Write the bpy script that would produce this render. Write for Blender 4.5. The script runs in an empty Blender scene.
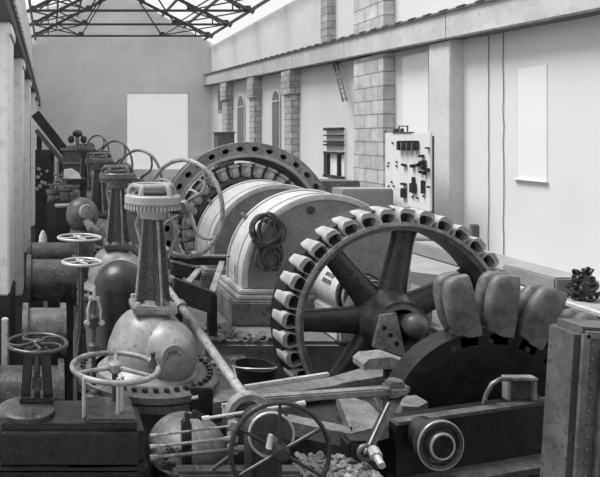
import bpy, bmesh, math, random
from mathutils import Vector, Matrix, Euler
random.seed(7)
PI = math.pi
V = Vector
SC = bpy.context.scene
COL = SC.collection
# ------------------------------------------------------------------ survey
# The camera looks straight down the hall (+Y). Hall axis meets the picture at pixel (50,136).
F = 650.0
H = 2.7          # eye height over the raised floor (z=0); the machine pit is lower
FL = -0.9        # pit floor


def P(px, py, Y):
    return V(((px - 50) / F * Y, Y, H - (py - 136) / F * Y))


def Pz(px, py, z):
    Y = (H - z) * F / (py - 136)
    return V(((px - 50) / F * Y, Y, z))


# ------------------------------------------------------------------ materials
MATS = {}


def mat(name, v, rough=0.6, var=0.35, scale=6.0, metal=0.0, bump=0.15, spots=0.0, tint=None):
    m = bpy.data.materials.new(name)
    m.use_nodes = True
    nt = m.node_tree
    b = nt.nodes['Principled BSDF']
    tc = nt.nodes.new('ShaderNodeTexCoord')
    n1 = nt.nodes.new('ShaderNodeTexNoise')
    n1.inputs['Scale'].default_value = scale
    n1.inputs['Detail'].default_value = 7
    n1.inputs['Roughness'].default_value = 0.62
    nt.links.new(tc.outputs['Object'], n1.inputs['Vector'])
    r = nt.nodes.new('ShaderNodeValToRGB')
    lo, hi = v * (1 - var), min(1, v * (1 + var))
    r.color_ramp.elements[0].position = 0.3
    r.color_ramp.elements[1].position = 0.7
    r.color_ramp.elements[0].color = (lo, lo, lo, 1)
    r.color_ramp.elements[1].color = (hi, hi, hi, 1)
    nt.links.new(n1.outputs['Fac'], r.inputs['Fac'])
    out = r.outputs['Color']
    if spots:
        n2 = nt.nodes.new('ShaderNodeTexNoise')
        n2.inputs['Scale'].default_value = scale * 5
        n2.inputs['Detail'].default_value = 4
        nt.links.new(tc.outputs['Object'], n2.inputs['Vector'])
        r2 = nt.nodes.new('ShaderNodeValToRGB')
        r2.color_ramp.elements[0].position = 0.56
        r2.color_ramp.elements[1].position = 0.68
        nt.links.new(n2.outputs['Fac'], r2.inputs['Fac'])
        mx = nt.nodes.new('ShaderNodeMixRGB')
        mx.inputs['Color2'].default_value = (spots, spots, spots, 1)
        nt.links.new(r2.outputs['Color'], mx.inputs['Fac'])
        nt.links.new(out, mx.inputs['Color1'])
        out = mx.outputs['Color']
    nt.links.new(out, b.inputs['Base Color'])
    b.inputs['Roughness'].default_value = rough
    b.inputs['Metallic'].default_value = metal
    if bump:
        bp = nt.nodes.new('ShaderNodeBump')
        bp.inputs['Strength'].default_value = bump
        bp.inputs['Distance'].default_value = 0.02
        nt.links.new(n1.outputs['Fac'], bp.inputs['Height'])
        nt.links.new(bp.outputs['Normal'], b.inputs['Normal'])
    MATS[name] = m
    return m


def masonry(name, v, mortar, bw, bh, var=0.2, off=0.5, rot=(0, 0, 0)):
    m = mat(name, v, 0.9, var, 2.5, bump=0.3)
    nt = m.node_tree
    b = nt.nodes['Principled BSDF']
    src = b.inputs['Base Color'].links[0].from_socket
    tc = [n for n in nt.nodes if n.type == 'TEX_COORD'][0]
    mp = nt.nodes.new('ShaderNodeMapping')
    mp.inputs['Rotation'].default_value = rot
    br = nt.nodes.new('ShaderNodeTexBrick')
    br.inputs['Scale'].default_value = 1.0
    br.inputs['Brick Width'].default_value = bw
    br.inputs['Row Height'].default_value = bh
    br.inputs['Mortar Size'].default_value = 0.022
    br.inputs['Mortar Smooth'].default_value = 0.3
    br.offset = off
    br.inputs['Color1'].default_value = (1, 1, 1, 1)
    br.inputs['Color2'].default_value = (.78, .78, .78, 1)
    br.inputs['Mortar'].default_value = (mortar, mortar, mortar, 1)
    sx = nt.nodes.new('ShaderNodeSeparateXYZ')
    ad = nt.nodes.new('ShaderNodeMath')
    cb = nt.nodes.new('ShaderNodeCombineXYZ')
    nt.links.new(tc.outputs['Object'], sx.inputs[0])
    nt.links.new(sx.outputs[0], ad.inputs[0])
    nt.links.new(sx.outputs[1], ad.inputs[1])
    nt.links.new(ad.outputs[0], cb.inputs[0])
    nt.links.new(sx.outputs[2], cb.inputs[1])
    nt.links.new(cb.outputs[0], mp.inputs['Vector'])
    nt.links.new(mp.outputs['Vector'], br.inputs['Vector'])
    mx = nt.nodes.new('ShaderNodeMixRGB')
    mx.blend_type = 'MULTIPLY'
    mx.inputs['Fac'].default_value = 1
    nt.links.new(src, mx.inputs['Color1'])
    nt.links.new(br.outputs['Color'], mx.inputs['Color2'])
    nt.links.new(mx.outputs['Color'], b.inputs['Base Color'])
    return m


def glow(name, v, s):
    m = bpy.data.materials.new(name)
    m.use_nodes = True
    b = m.node_tree.nodes['Principled BSDF']
    b.inputs['Base Color'].default_value = (v, v, v, 1)
    b.inputs['Emission Color'].default_value = (1, 1, 1, 1)
    b.inputs['Emission Strength'].default_value = s
    return m


IRON_BLACK = mat('black cast iron', .014, .38, .7, 9, .0, .35, spots=.03)
IRON_DARK = mat('dark cast iron', .034, .35, .65, 8, .0, .35, spots=.09)
IRON_MID = mat('grey cast iron', .085, .36, .6, 7, .0, .3, spots=.15)
IRON_LIGHT = mat('light grey cast iron', .22, .45, .55, 7, .0, .25, spots=.08)
BUCKET = mat('bright bucket metal', .36, .45, .4, 9, .0, .25)
RUNNER = mat('dull bucket metal', .12, .5, .7, 6, .0, .4, spots=.09)
STEEL = mat('bright steel', .4, .4, .15, 12, .3, .05)
PAINT = mat('grey housing paint', .2, .55, .25, 5, .0, .1, spots=.13)
PAINT_PALE_LIT = mat('pale paint and lit housing', .45, .5, .2, 5, .0, .1, spots=.3)  # on the housing covers this paleness is painted-in light
PAINT_TRIM = mat('pale edge paint', .34, .5, .2, 8)
CROWN = mat('pale crown casting', .30, .5, .25, 8, .0, .2, spots=.25)
LOBE = mat('pale worn casting', .22, .4, .4, 5, .0, .2, spots=.16)
STATOR = mat('generator grey paint', .20, .5, .35, 5, .0, .15, spots=.09)
POLE = mat('pole winding', .42, .6, .4, 10)
ROPE = mat('tarred rope', .065, .9, .5, 30, .0, .4)
MARBLE = mat('white marble panel', .72, .35, .08, 3, bump=0)
EBONITE = mat('black instrument', .02, .35, .3, 10, bump=0)
CONC = mat('concrete', .14, .9, .4, 3, bump=.4, spots=.07)
FLOORM = mat('pale floor screed', .26, .9, .2, 1.5, bump=.2, spots=.25)
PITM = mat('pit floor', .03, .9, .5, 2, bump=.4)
PLASTER_R = mat('pale plaster', .66, .9, .04, .6, bump=.05)
PLASTER_E = mat('grey plaster', .76, .9, .12, .35, bump=.08)
PLASTER_L = mat('weathered plaster', .84, .9, .06, 1.2, bump=.15, spots=.7)
BEAMM = mat('limewashed beam', .52, .9, .16, 1.2, bump=.3, spots=.42)
STONE = masonry('pier stone', .52, .42, .8, .42, .25)
BRICK = masonry('pier brick', .48, .5, .5, .26, .3)
LIMEPIER = mat('whitened pier', .56, .9, .1, 1.2, bump=.2, spots=.52)
WOOD = mat('dark timber', .035, .8, .4, 5, bump=.3)
WOOD_MID = mat('grey timber', .12, .8, .4, 4, bump=.3)
TRUSSM = mat('truss steel', .035, .6, .3, 3)
PANE_DARK = mat('dim window pane', .12, .3, .25, 1.5, bump=0)
PANE_PALE = glow('bright frosted pane', .66, .12)
PANE_GLOW = glow('daylit pane', .4, .5)
BEDM = mat('worn bed iron', .14, .45, .5, 7, .0, .25, spots=.22)
SHEET = mat('rusty sheet iron', .075, .6, .5, 6, bump=.3, spots=.04)
WHITE = mat('white cloth', .75, .9, .1, 8)

# ------------------------------------------------------------------ mesh builder
BASE = {}


class MB:
    def __init__(self):
        self.bm = bmesh.new()

    def _add(self, verts, faces):
        vs = [self.bm.verts.new(v) for v in verts]
        for f in faces:
            try:
                self.bm.faces.new([vs[i] for i in f])
            except ValueError:
                pass
        return vs

    def box(self, c, s, rot=None, bev=0.0):
        t = bmesh.new()
        bmesh.ops.create_cube(t, size=1)
        bmesh.ops.scale(t, vec=V(s), verts=t.verts)
        if bev:
            bmesh.ops.bevel(t, geom=list(t.edges), offset=min(bev, min(s) * .45), segments=2, affect='EDGES')
        M = Matrix.Translation(V(c))
        if rot is not None:
            M = M @ (rot.to_matrix().to_4x4() if isinstance(rot, Euler) else rot.to_4x4())
        bmesh.ops.transform(t, matrix=M, verts=t.verts)
        self._merge(t)
        return self

    def _merge(self, t):
        t.verts.index_update()
        self._add([v.co.copy() for v in t.verts], [[v.index for v in f.verts] for f in t.faces])
        t.free()

    def bar(self, a, b, w, h, bev=0.0, up=V((0, 0, 1))):
        a, b = V(a), V(b)
        d = b - a
        y = d.normalized()
        x = y.cross(up)
        if x.length < 1e-4:
            x = y.cross(V((0, 1, 0)))
        x.normalize()
        z = x.cross(y)
        R = Matrix((x, y, z)).transposed()
        return self.box((a + b) / 2, (w, d.length, h), R, bev)

    def frame(self, axis):
        z = V(axis).normalized()
        x = z.cross(V((0, 1, 0)))
        if x.length < 1e-3:
            x = V((1, 0, 0))
        x.normalize()
        return x, z.cross(x), z

    def lathe(self, prof, o, axis=(0, 0, 1), seg=32, caps=True, a0=0.0, a1=2 * PI):
        x, y, z = self.frame(axis)
        o = V(o)
        full = abs(a1 - a0 - 2 * PI) < 1e-5
        n = seg if full else seg + 1
        rings = []
        for r, h in prof:
            rings.append([self.bm.verts.new(o + z * h + (x * math.cos(a0 + (a1 - a0) * i / seg) + y * math.sin(a0 + (a1 - a0) * i / seg)) * max(r, 1e-4)) for i in range(n)])
        for A, B in zip(rings, rings[1:]):
            for i in range(n if full else n - 1):
                j = (i + 1) % n
                self.bm.faces.new((A[i], A[j], B[j], B[i]))
        if caps and full:
            self.bm.faces.new(rings[0][::-1])
            self.bm.faces.new(rings[-1])
        return self

    def cyl(self, a, b, r0, r1=None, seg=20):
        a, b = V(a), V(b)
        return self.lathe([(r0, 0), (r0 if r1 is None else r1, (b - a).length)], a, b - a, seg)

    def sphere(self, c, r, seg=24, rot=None):
        t = bmesh.new()
        bmesh.ops.create_uvsphere(t, u_segments=seg, v_segments=seg // 2, radius=1)
        rr = V(r) if hasattr(r, '__len__') else V((r, r, r))
        bmesh.ops.scale(t, vec=rr, verts=t.verts)
        M = Matrix.Translation(V(c))
        if rot:
            M = M @ rot.to_matrix().to_4x4()
        bmesh.ops.transform(t, matrix=M, verts=t.verts)
        self._merge(t)
        return self

    def tube(self, pts, r, closed=False, seg=8):
        pts = [V(p) for p in pts]
        n = len(pts)
        rings = []
        px = None
        for i in range(n):
            if closed:
                d = pts[(i + 1) % n] - pts[i - 1]
            else:
                d = pts[min(i + 1, n - 1)] - pts[max(i - 1, 0)]
            d.normalize()
            if px is None:
                px = d.cross(V((0, 0, 1)))
                if px.length < 1e-3:
                    px = d.cross(V((0, 1, 0)))
            px = (px - d * px.dot(d)).normalized()
            py = d.cross(px)
            rr = r[i] if hasattr(r, '__len__') else r
            rings.append([self.bm.verts.new(pts[i] + (px * math.cos(2 * PI * k / seg) + py * math.sin(2 * PI * k / seg)) * rr) for k in range(seg)])
        m = n if closed else n - 1
        for i in range(m):
            A, B = rings[i], rings[(i + 1) % n]
            for k in range(seg):
                j = (k + 1) % seg
                self.bm.faces.new((A[k], A[j], B[j], B[k]))
        if not closed:
            self.bm.faces.new(rings[0][::-1])
            self.bm.faces.new(rings[-1])
        return self

    def torus(self, c, axis, R, r, seg=48, tseg=8):
        x, y, z = self.frame(axis)
        c = V(c)
        return self.tube([c + (x * math.cos(2 * PI * i / seg) + y * math.sin(2 * PI * i / seg)) * R for i in range(seg)], r, True, tseg)

    def prism(self, poly, ext):
        poly = [V(p) for p in poly]
        e = V(ext)
        n = len(poly)
        return self._add(poly + [p + e for p in poly], [list(range(n))[::-1], list(range(n, 2 * n))] + [[i, (i + 1) % n, n + (i + 1) % n, n + i] for i in range(n)]) and self

    def build(self, name, m, parent=None, sharp=35, origin=None):
        bm = self.bm
        bmesh.ops.remove_doubles(bm, verts=bm.verts, dist=1e-5)
        bmesh.ops.recalc_face_normals(bm, faces=bm.faces)
        co = [v.co for v in bm.verts]
        if parent is not None:
            o0 = BASE[parent.name]
        elif origin is not None:
            o0 = V(origin)
        else:
            o0 = V(((min(c.x for c in co) + max(c.x for c in co)) / 2, (min(c.y for c in co) + max(c.y for c in co)) / 2, min(c.z for c in co)))
        bmesh.ops.translate(bm, vec=-o0, verts=bm.verts)
        me = bpy.data.meshes.new(name)
        bm.to_mesh(me)
        bm.free()
        me.polygons.foreach_set('use_smooth', [True] * len(me.polygons))
        me.set_sharp_from_angle(angle=math.radians(sharp))
        me.materials.append(m)
        o = bpy.data.objects.new(name, me)
        COL.objects.link(o)
        if parent is not None:
            o.parent = parent
            BASE[o.name] = o0
        else:
            o.location = o0
            BASE[o.name] = o0
        return o


def islands(bm):
    seen, out = set(), []
    for v in bm.verts:
        if v in seen:
            continue
        st, isl = [v], []
        seen.add(v)
        while st:
            q = st.pop()
            isl.append(q)
            for e in q.link_edges:
                w = e.other_vert(q)
                if w not in seen:
                    seen.add(w)
                    st.append(w)
        out.append(isl)
    return out


def build_each(b, name, m, parent, sharp=35):
    """every separate piece becomes a part of its own"""
    for isl in islands(b.bm):
        ids = {v: i for i, v in enumerate(isl)}
        fs = {f for v in isl for f in v.link_faces}
        c = MB()
        c._add([v.co.copy() for v in isl], [[ids[v] for v in f.verts] for f in fs])
        c.build(name, m, parent, sharp)
    b.bm.free()


def thing(name, label, cat, base, group=None):
    o = bpy.data.objects.new(name, None)
    o.empty_display_size = .1
    COL.objects.link(o)
    o.location = base
    BASE[o.name] = V(base)
    o['label'] = label
    o['category'] = cat
    if group:
        o['group'] = group
    return o


def tag(o, label, cat, group=None, kind=None):
    o['label'] = label
    o['category'] = cat
    if group:
        o['group'] = group
    if kind:
        o['kind'] = kind
    return o


def struct(o):
    o['kind'] = 'structure'
    return o


def copy_tree(o, parent=None):
    c = o.copy()
    COL.objects.link(c)
    if parent is not None:
        c.parent = parent
        c.matrix_parent_inverse = o.matrix_parent_inverse.copy()
    for ch in list(o.children):
        copy_tree(ch, c)
    return c


def noise_pts(pts, a):
    return [V(p) + V((random.uniform(-a, a), random.uniform(-a, a), random.uniform(-a, a))) for p in pts]


# ================================================================== THE HALL
YE = 41.4
XL, XR = -1.08, 10.0
# floors
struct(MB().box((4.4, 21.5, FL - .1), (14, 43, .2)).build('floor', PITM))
pts = [(8.3, 2, FL), (8.3, 12, FL), (6.4, 13.6, FL), (6.4, YE, FL), (10.3, YE, FL), (10.3, 2, FL)]
struct(MB().prism(pts, (0, 0, -FL)).build('floor_right', FLOORM))
# end wall with its gable and a tall bright opening filled with panes
wx0, wx1 = (127 - 50) / F * YE, (189 - 50) / F * YE
wz1 = H + 43 / F * YE
wz0 = .55
e = MB()
rz = 11.9
rx = 4.46
for poly in ([(XL - .3, FL), (wx0, FL), (wx0, 8.5), (XL - .3, 8.5)],
             [(wx1, FL), (XR + .5, FL), (XR + .5, 8.5), (wx1, 8.5)],
             [(wx0, FL), (wx1, FL), (wx1, wz0), (wx0, wz0)],
             [(wx0, wz1), (wx1, wz1), (wx1, 8.5), (wx0, 8.5)],
             [(XL - .3, 8.5), (XR + .5, 8.5), (rx, rz), (XL - .3, 10.6)]):
    e.prism([(x, YE, z) for x, z in poly], (0, .4, 0))
struct(e.build('wall_back', PLASTER_E))
w = MB()
w.box(((wx0 + wx1) / 2, YE + .25, (wz0 + wz1) / 2), (wx1 - wx0, .04, wz1 - wz0))
wo = struct(w.build('window_1', PANE_GLOW))
fr = MB()
for k in (0, 3):
    x = wx0 + (wx1 - wx0) * k / 3
    fr.box((x, YE + .2, (wz0 + wz1) / 2), (.07, .08, wz1 - wz0))
for k in (0, 4):
    z = wz0 + (wz1 - wz0) * k / 4
    fr.box(((wx0 + wx1) / 2, YE + .2, z), (wx1 - wx0, .08, .06))
fr.build('window_frame', PLASTER_R, wo)
struct(MB().box((4.46, -2.2, 3.8), (11.6, .4, 9.4)).build('wall_front', PLASTER_E))
# left wall, pilasters, crane rail
struct(MB().box((XL - .2, 26.3, 3.8), (.4, 30.6, 9.4)).build('wall_left', PLASTER_L))
for i, y in enumerate((10.0, 14.6, 20.0, 26.0, 32.0, 38.0)):
    b = MB()
    zb_ = .24 if i == 0 else FL
    b.box((-.85, y + .55, (4.45 + zb_) / 2), (.46, 1.1, 4.45 - zb_), bev=.03)
    b.box((-.83, y + .55, 4.35), (.48, 1.14, .2), bev=.03)
    struct(b.build('wall_left_pilaster', PLASTER_L))
struct(MB().box((-.85, 10.55, (.24 + FL) / 2), (.52, 1.16, .24 - FL), bev=.02).build('wall_left_plinth', PITM))
rl = MB()
rl.box((-.8, 24.5, 4.55), (.44, 33, .2))
rl.box((-.66, 24.5, 4.72), (.09, 33, .14))
struct(rl.build('trim_1', TRUSSM))
tp = MB()
for k in range(60):
    tp.box((-.6, 9 + k * .5, 4.83), (.1, .2, .08))
tp.bar((-.6, 8.4, 4.79), (-.6, 40.9, 4.79), .06, .02)
struct(tp.build('trim_2', PAINT_TRIM))
# right wall
struct(MB().box((XR + .45, 19.9, 3.75), (.4, 43.8, 9.3)).build('wall_right', PLASTER_R))
# long stone beam carried by the piers (rises slightly down the hall)
def bz(Y):
    return 4.96 + (Y - 10.5) * (5.82 - 4.96) / 27.5
b = MB()
y0, y1 = 6.0, YE
ya = y0
for yb in (16.2, 21.8, 26.5, 31.0, 36.0, YE):
    c = yb - .03
    b.prism([(9.85, ya, bz(ya)), (9.85, c, bz(c)), (9.85, c, bz(c) + .62), (9.85, ya, bz(ya) + .62)], (.42, 0, 0))
    ya = yb
struct(b.build('trim_3', BEAMM))
b = MB()
b.prism([(9.79, y0, bz(y0) + .62), (9.79, y1, bz(y1) + .62), (9.79, y1, bz(y1) + .68), (9.79, y0, bz(y0) + .68)], (.48, 0, 0))
b.prism([(9.80, y0, bz(y0) - .05), (9.80, y1, bz(y1) - .05), (9.80, y1, bz(y1)), (9.80, y0, bz(y0))], (.47, 0, 0))
for k in range(40):
    y = 12 + k * .7
    b.box((9.8, y, bz(y) + .69), (.06, .3, .03))
struct(b.build('trim_4', WOOD_MID))
# piers: (near y, far y, material)
for (ya, yb, mt, top) in ((19.3, 21.2, STONE, 8.4), (16.1, 17.0, LIMEPIER, 0), (26.7, 27.5, BRICK, 0), (31.5, 32.3, BRICK, 0), (36.4, 37.4, BRICK, 0)):
    b = MB()
    zt = bz(ya) - .05
    b.box((10.1, (ya + yb) / 2, zt / 2), (.4, yb - ya, zt), bev=.02)
    if top:
        b.box((10.1, (ya + yb) / 2, (zt + .7 + top) / 2), (.4, yb - ya, top - zt - .7))
    if mt is BRICK:
        b.box((10.05, (ya + yb) / 2, zt - .5), (.5, yb - ya + .2, 1.0), bev=.02)
    struct(b.build('wall_right_pier', mt))
struct(MB().box((10.12, 23.6, 7.2), (.36, .55, 2.3)).build('wall_right_pier', BRICK))
# long narrow windows with round heads
def arched(n, yc, w, zb, zt, m):
    b = MB()
    r = w / 2
    pts = [(10.17, yc - r, zb), (10.17, yc + r, zb)]
    pts += [(10.17, yc + r * math.cos(PI * k / 12), zt - r + r * math.sin(PI * k / 12)) for k in range(13)]
    b.prism(pts, (.1, 0, 0))
    o = struct(b.build('window_%d' % n, m))
    f = MB()
    arc = [(10.2, yc - r, zb), (10.2, yc - r, zt - r)] + [(10.2, yc - r * math.cos(PI * k / 12), zt - r + r * math.sin(PI * k / 12)) for k in range(1, 12)] + [(10.2, yc + r, zt - r), (10.2, yc + r, zb)]
    f.tube(arc, .03, seg=6)
    f.box((10.16, yc, zt - r), (.05, w, .05))
    f.build('window_frame', PLASTER_R, o)
arched(2, 29.3, .95, 1.6, 4.75, PANE_DARK)
arched(3, 34.7, 1.2, 1.6, 4.85, PANE_DARK)
def panewin(n, ya, yb, za, zb, m, fm):
    o = struct(MB().box((10.25, (ya + yb) / 2, (za + zb) / 2), (.02, yb - ya, zb - za)).build('window_%d' % n, m))
    f = MB()
    for y in (ya, yb):
        f.box((10.25, y, (za + zb) / 2), (.03, .05, zb - za + .05), bev=.02)
    f.box((10.25, (ya + yb) / 2, zb), (.03, yb - ya, .05), bev=.02)
    f.box((10.22, (ya + yb) / 2, za), (.08, yb - ya + .1, .05), bev=.02)
    f.build('window_frame', fm, o)
panewin(4, 13.4, 14.25, 1.75, 4.2, PANE_PALE, PLASTER_R)
panewin(5, 17.6, 18.9, 2.7, 5.0, PANE_PALE, PLASTER_R)
panewin(6, 38.6, 39.6, 4.2, 5.5, PANE_DARK, PLASTER_R)
# shuttered window beside the stone pier
o = struct(MB().box((10.21, 23.2, 2.1), (.08, 1.45, 1.75)).build('window_7', PLASTER_L))
f = MB()
for z, h in ((2.95, .1), (2.72, .05), (2.5, .05), (2.38, .06), (2.1, .07)):
    f.box((10.12, 23.2, z), (.14, 1.45, h))
f.box((10.12, 22.75, 1.7), (.12, .1, .85))
f.box((10.12, 23.75, 1.7), (.12, .3, .85))
f.box((10.12, 23.2, 1.25), (.14, 1.5, .1))
f.build('window_frame', WOOD, o)
# roof trusses
def truss(y, label):
    t = thing('roof_truss', label, 'truss', (4.46, y, 8.4), 'steel trusses under the roof')
    zc = 8.4 + .55
    b = MB()
    for dx in (-.05, .05):
        b.bar((XL, y + dx, zc), (XR + .2, y + dx, zc), .05, .1)
    b.build('bottom_chord', TRUSSM, t)
    b = MB()
    for s in (-1, 1):
        b.bar((4.46 + s * 5.7, y, zc - .1), (4.46, y, rz - .15), .12, .16)
    b.build('top_chord', TRUSSM, t)
    b = MB()
    def top(x):
        return rz - .15 - abs(x - 4.46) / 5.7 * (rz - .15 - zc + .1)
    nodes = [1.93, 7.0]
    for xn in nodes:
        for dx in (-1.5, 1.35):
            b.bar((xn, y, zc), (xn + dx, y, top(xn + dx)), .07, .07)
    for a_, c_ in ((.43, -.6), (8.4, 9.6), (-.1, -.1), (9.1, 9.1)):
        b.bar((a_, y, top(a_)), (c_, y, zc), .06, .06)
    build_each(b, 'web_bar', TRUSSM, t)
    b = MB()
    for xn in nodes + [XL + .25, XR - .15]:
        b.prism([(xn - .22, y - .03, zc - .05), (xn + .22, y - .03, zc - .05), (xn + .14, y - .03, zc + .25), (xn - .14, y - .03, zc + .25)], (0, .06, 0))
    build_each(b, 'gusset_plate', TRUSSM, t)
for y, lb in ((40.6, 'steel roof truss closest to the grey end wall'), (36.4, 'steel roof truss second out from the end wall'),
              (32.4, 'steel roof truss third out from the end wall'), (28.4, 'steel roof truss fourth out from the end wall'),
              (24.4, 'steel roof truss fifth from end wall, only its tip showing')):
    truss(y, lb)
pu = MB()
for k in range(-4, 5):
    x = 4.46 + k * 1.35
    z = rz - abs(k * 1.35) / 5.7 * 3.2
    pu.bar((x, 22, z), (x, YE, z), .1, .14)
struct(pu.build('ceiling', TRUSSM))
bays = ('fourth roof bay from the end wall', 'third roof bay from the end wall', 'second roof bay from the end wall', 'first roof bay from the end wall')
for i, (ya, yb) in enumerate(((24.4, 28.4), (28.4, 32.4), (32.4, 36.4), (36.4, 40.6))):
    br = MB()
    br.bar((7.0, ya + .12, 8.97), (9.9, yb - .12, 8.97), .06, .06)
    br.bar((9.9, ya + .12, 8.97), (7.0, yb - .12, 8.97), .06, .06)
    tag(br.build('wind_brace', TRUSSM), 'crossed flat braces by the right wall, ' + bays[i], 'brace', 'roof cross braces')
    br = MB()
    br.bar((-1, ya + .12, 8.97), (1.93, yb - .12, 8.97), .06, .06)
    br.bar((1.93, ya + .12, 8.97), (-1, yb - .12, 8.97), .06, .06)
    tag(br.build('wind_brace', TRUSSM), 'crossed flat braces by the left wall, ' + bays[i], 'brace', 'roof cross braces')
# wall cables
for px, lb in ((487, 'thin cable down the pale wall, nearer the switchboard'), (502, 'thin cable down the pale wall, nearer the frosted window')):
    Y = 10.2 * F / (px - 50)
    b = MB()
    n = 14
    zt = bz(Y) - .04
    b.tube([(10.23, Y + random.uniform(-.02, .02) * (0 < k < n), zt * (1 - k / n) + .02) for k in range(n + 1)], .009, seg=6)
    tag(b.build('wall_cable', CONC), lb, 'cable', 'cables on the pale wall')
# loose ladder leaning under the beam
b = MB()
pa, pb = P(326, 63, 22.9), P(341, 101, 21.6)
pa.x, pb.x = 10.05, 9.8
for dy in (-.14, .14):
    b.bar(pa + V((0, dy, 0)), pb + V((0, dy, 0)), .05, .05)
for k in range(8):
    q = pa.lerp(pb, (k + .5) / 8)
    b.bar(q + V((0, -.14, 0)), q + V((0, .14, 0)), .03, .03)
b.bar((10.26, pa.y, pa.z), pa, .04, .04)
tag(b.build('wall_bracket', WOOD_MID), 'slanting ladder-like lattice bracket hanging under the stone beam', 'bracket')

# ================================================================== GENERATING SET (all on one shaft along the hall)
AX, AZ = 3.53, .88
struct(MB().box((3.85, 10.9, (FL + .32) / 2), (4.1, 6.8, .32 - FL), bev=.04).build('floor_foundation', CONC))

# ---- housings
def housing(ya, yb, label, hole=False):
    t = thing('turbine_housing', label, 'housing', (AX, ya, .32), 'rounded iron covers over the shaft')
    R = 1.06
    zb = .76
    def arch(r, n=40):
        return [(AX - r, zb)] + [(AX - r * math.cos(PI * k / n), AZ + r * math.sin(PI * k / n)) for k in range(n + 1)] + [(AX + r, zb)]
    b = MB()
    pr = arch(R - .012)
    b.prism([(x, ya + .015, z) for x, z in pr], (0, yb - ya - .03, 0))
    b.build('end_plate', PAINT, t)
    sh = MB()
    outer, inner = arch(R), arch(R - .05)
    n = len(outer)
    vs = []
    for y in (ya, yb):
        for pr in (outer, inner):
            vs.append([sh.bm.verts.new((x, y, z)) for x, z in pr])
    for i in range(n - 1):
        sh.bm.faces.new((vs[0][i], vs[0][i + 1], vs[2][i + 1], vs[2][i]))
        sh.bm.faces.new((vs[0][i], vs[0][i + 1], vs[1][i + 1], vs[1][i]))
        sh.bm.faces.new((vs[2][i], vs[2][i + 1], vs[3][i + 1], vs[3][i]))
    sh.build('curved_cover', PAINT_PALE_LIT, t)  # toned lighter than the end plate to paint in light on the curve
    l = MB()
    for y, rr in ((ya + .03, .02), (yb - .04, .025), (ya + .28, .012)):
        l.tube([(x, y, z) for x, z in arch(R + .005)], rr, seg=6)
    l.build('edge_bead', PAINT_TRIM, t)
    f = MB()
    f.box((AX, (ya + yb) / 2, .72), (2 * R + .16, yb - ya + .16, .06), bev=.015)
    f.box((AX, (ya + yb) / 2, .66), (2 * R + .22, yb - ya + .22, .06), bev=.015)
    f.build('base_flange', PAINT_TRIM, t)
    p = MB()
    p.box((AX, (ya + yb) / 2, .475), (2.5, yb - ya + .34, .31), bev=.02)
    p.build('plinth', CONC, t)
    if hole:
        q = P(311, 210, ya)
        h = MB()
        h.cyl((q.x, ya - .012, q.z), (q.x, ya + .01, q.z), .05, seg=16)
        h.build('port_hole_shade', IRON_DARK, t)  # dark disc painting in the shade of a port hole
    lug = MB()
    q = P(250, 216, (ya + yb) / 2 - .3)
    lug.box((AX - R * math.cos(.7) - .02, yb - .06, AZ + R * math.sin(.7) + .03), (.05, .05, .12), Euler((0, -.8, 0)), .01)
    lug.build('lifting_lug', IRON_LIGHT, t)
    return t
housing(8.28, 9.06, 'rounded grey housing with rope coil hung on its face', True)
housing(9.97, 10.98, 'rounded grey housing between the roped housing and the big drilled ring')

# ---- generator ring
def drilled_ring(b, c, r0, r1, n, hr, y, depth):
    rc = (r0 + r1) / 2 + .02
    ph = PI / n
    m = 16
    for s in range(n):
        p0 = 2 * PI * s / n
        inn, out, dp = [], [], []
        for k in range(m):
            a = 2 * PI * k / m + PI / m * 0
            ca, sa = math.cos(a), math.sin(a)
            q = max(abs(ca), abs(sa))
            u, v = ca / q, sa / q
            rr = (r1 - rc) * v + rc if v > 0 else (rc - r0) * v + rc
            phi = p0 + u * ph
            out.append(V((c[0] + rr * math.cos(phi), y, c[2] + rr * math.sin(phi))))
            rh = rc + hr * .85 * sa
            ph2 = p0 + hr * 1.15 / rc * ca
            inn.append(V((c[0] + rh * math.cos(ph2), y, c[2] + rh * math.sin(ph2))))
        vo = [b.bm.verts.new(p) for p in out]
        vi = [b.bm.verts.new(p) for p in inn]
        vd = [b.bm.verts.new(p + V((0, depth, 0))) for p in inn]
        for k in range(m):
            j = (k + 1) % m
            b.bm.faces.new((vo[k], vo[j], vi[j], vi[k]))
            b.bm.faces.new((vi[k], vi[j], vd[j], vd[k]))
GZ = 1.04
t = thing('generator', 'large round generator with a ring of drilled holes behind the housings', 'generator', (AX, 11.9, .32))
b = MB()
GY = 11.6
drilled_ring(b, (AX, GY, GZ), 1.28, 1.55, 34, .055, GY, .1)
b.build('drilled_ring', STATOR, t)
b = MB()
b.lathe([(1.55, 0), (1.55, .12), (1.46, .13), (1.46, .55), (1.5, .56), (1.5, .62), (1.2, .62), (1.2, .5), (1.28, .45), (1.28, 0)], (AX, GY + .002, GZ), (0, 1, 0), 72, caps=False)
b.build('stator_frame', STATOR, t)
b = MB()
b.lathe([(1.30, -.03), (1.34, -.03), (1.34, 0), (1.30, 0)], (AX, GY, GZ), (0, 1, 0), 72, caps=False)
b.torus((AX, GY, GZ), (0, 1, 0), 1.3, .025, 72, 6)
b.build('ring_lip', PAINT_TRIM, t)
b = MB()
b.lathe([(.2, .05), (.86, .05), (.93, .1), (.93, .5), (.2, .5)], (AX, GY, GZ), (0, 1, 0), 60, caps=True)
rot = b.build('rotor', IRON_DARK, t)
b = MB()
b.box((0, 0, 0), (.15, .34, .2), bev=.03)
b.box((0, 0, .11), (.19, .38, .05), bev=.015)
pole0 = b.build('pole', POLE, None, origin=(0, 0, 0))
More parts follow.
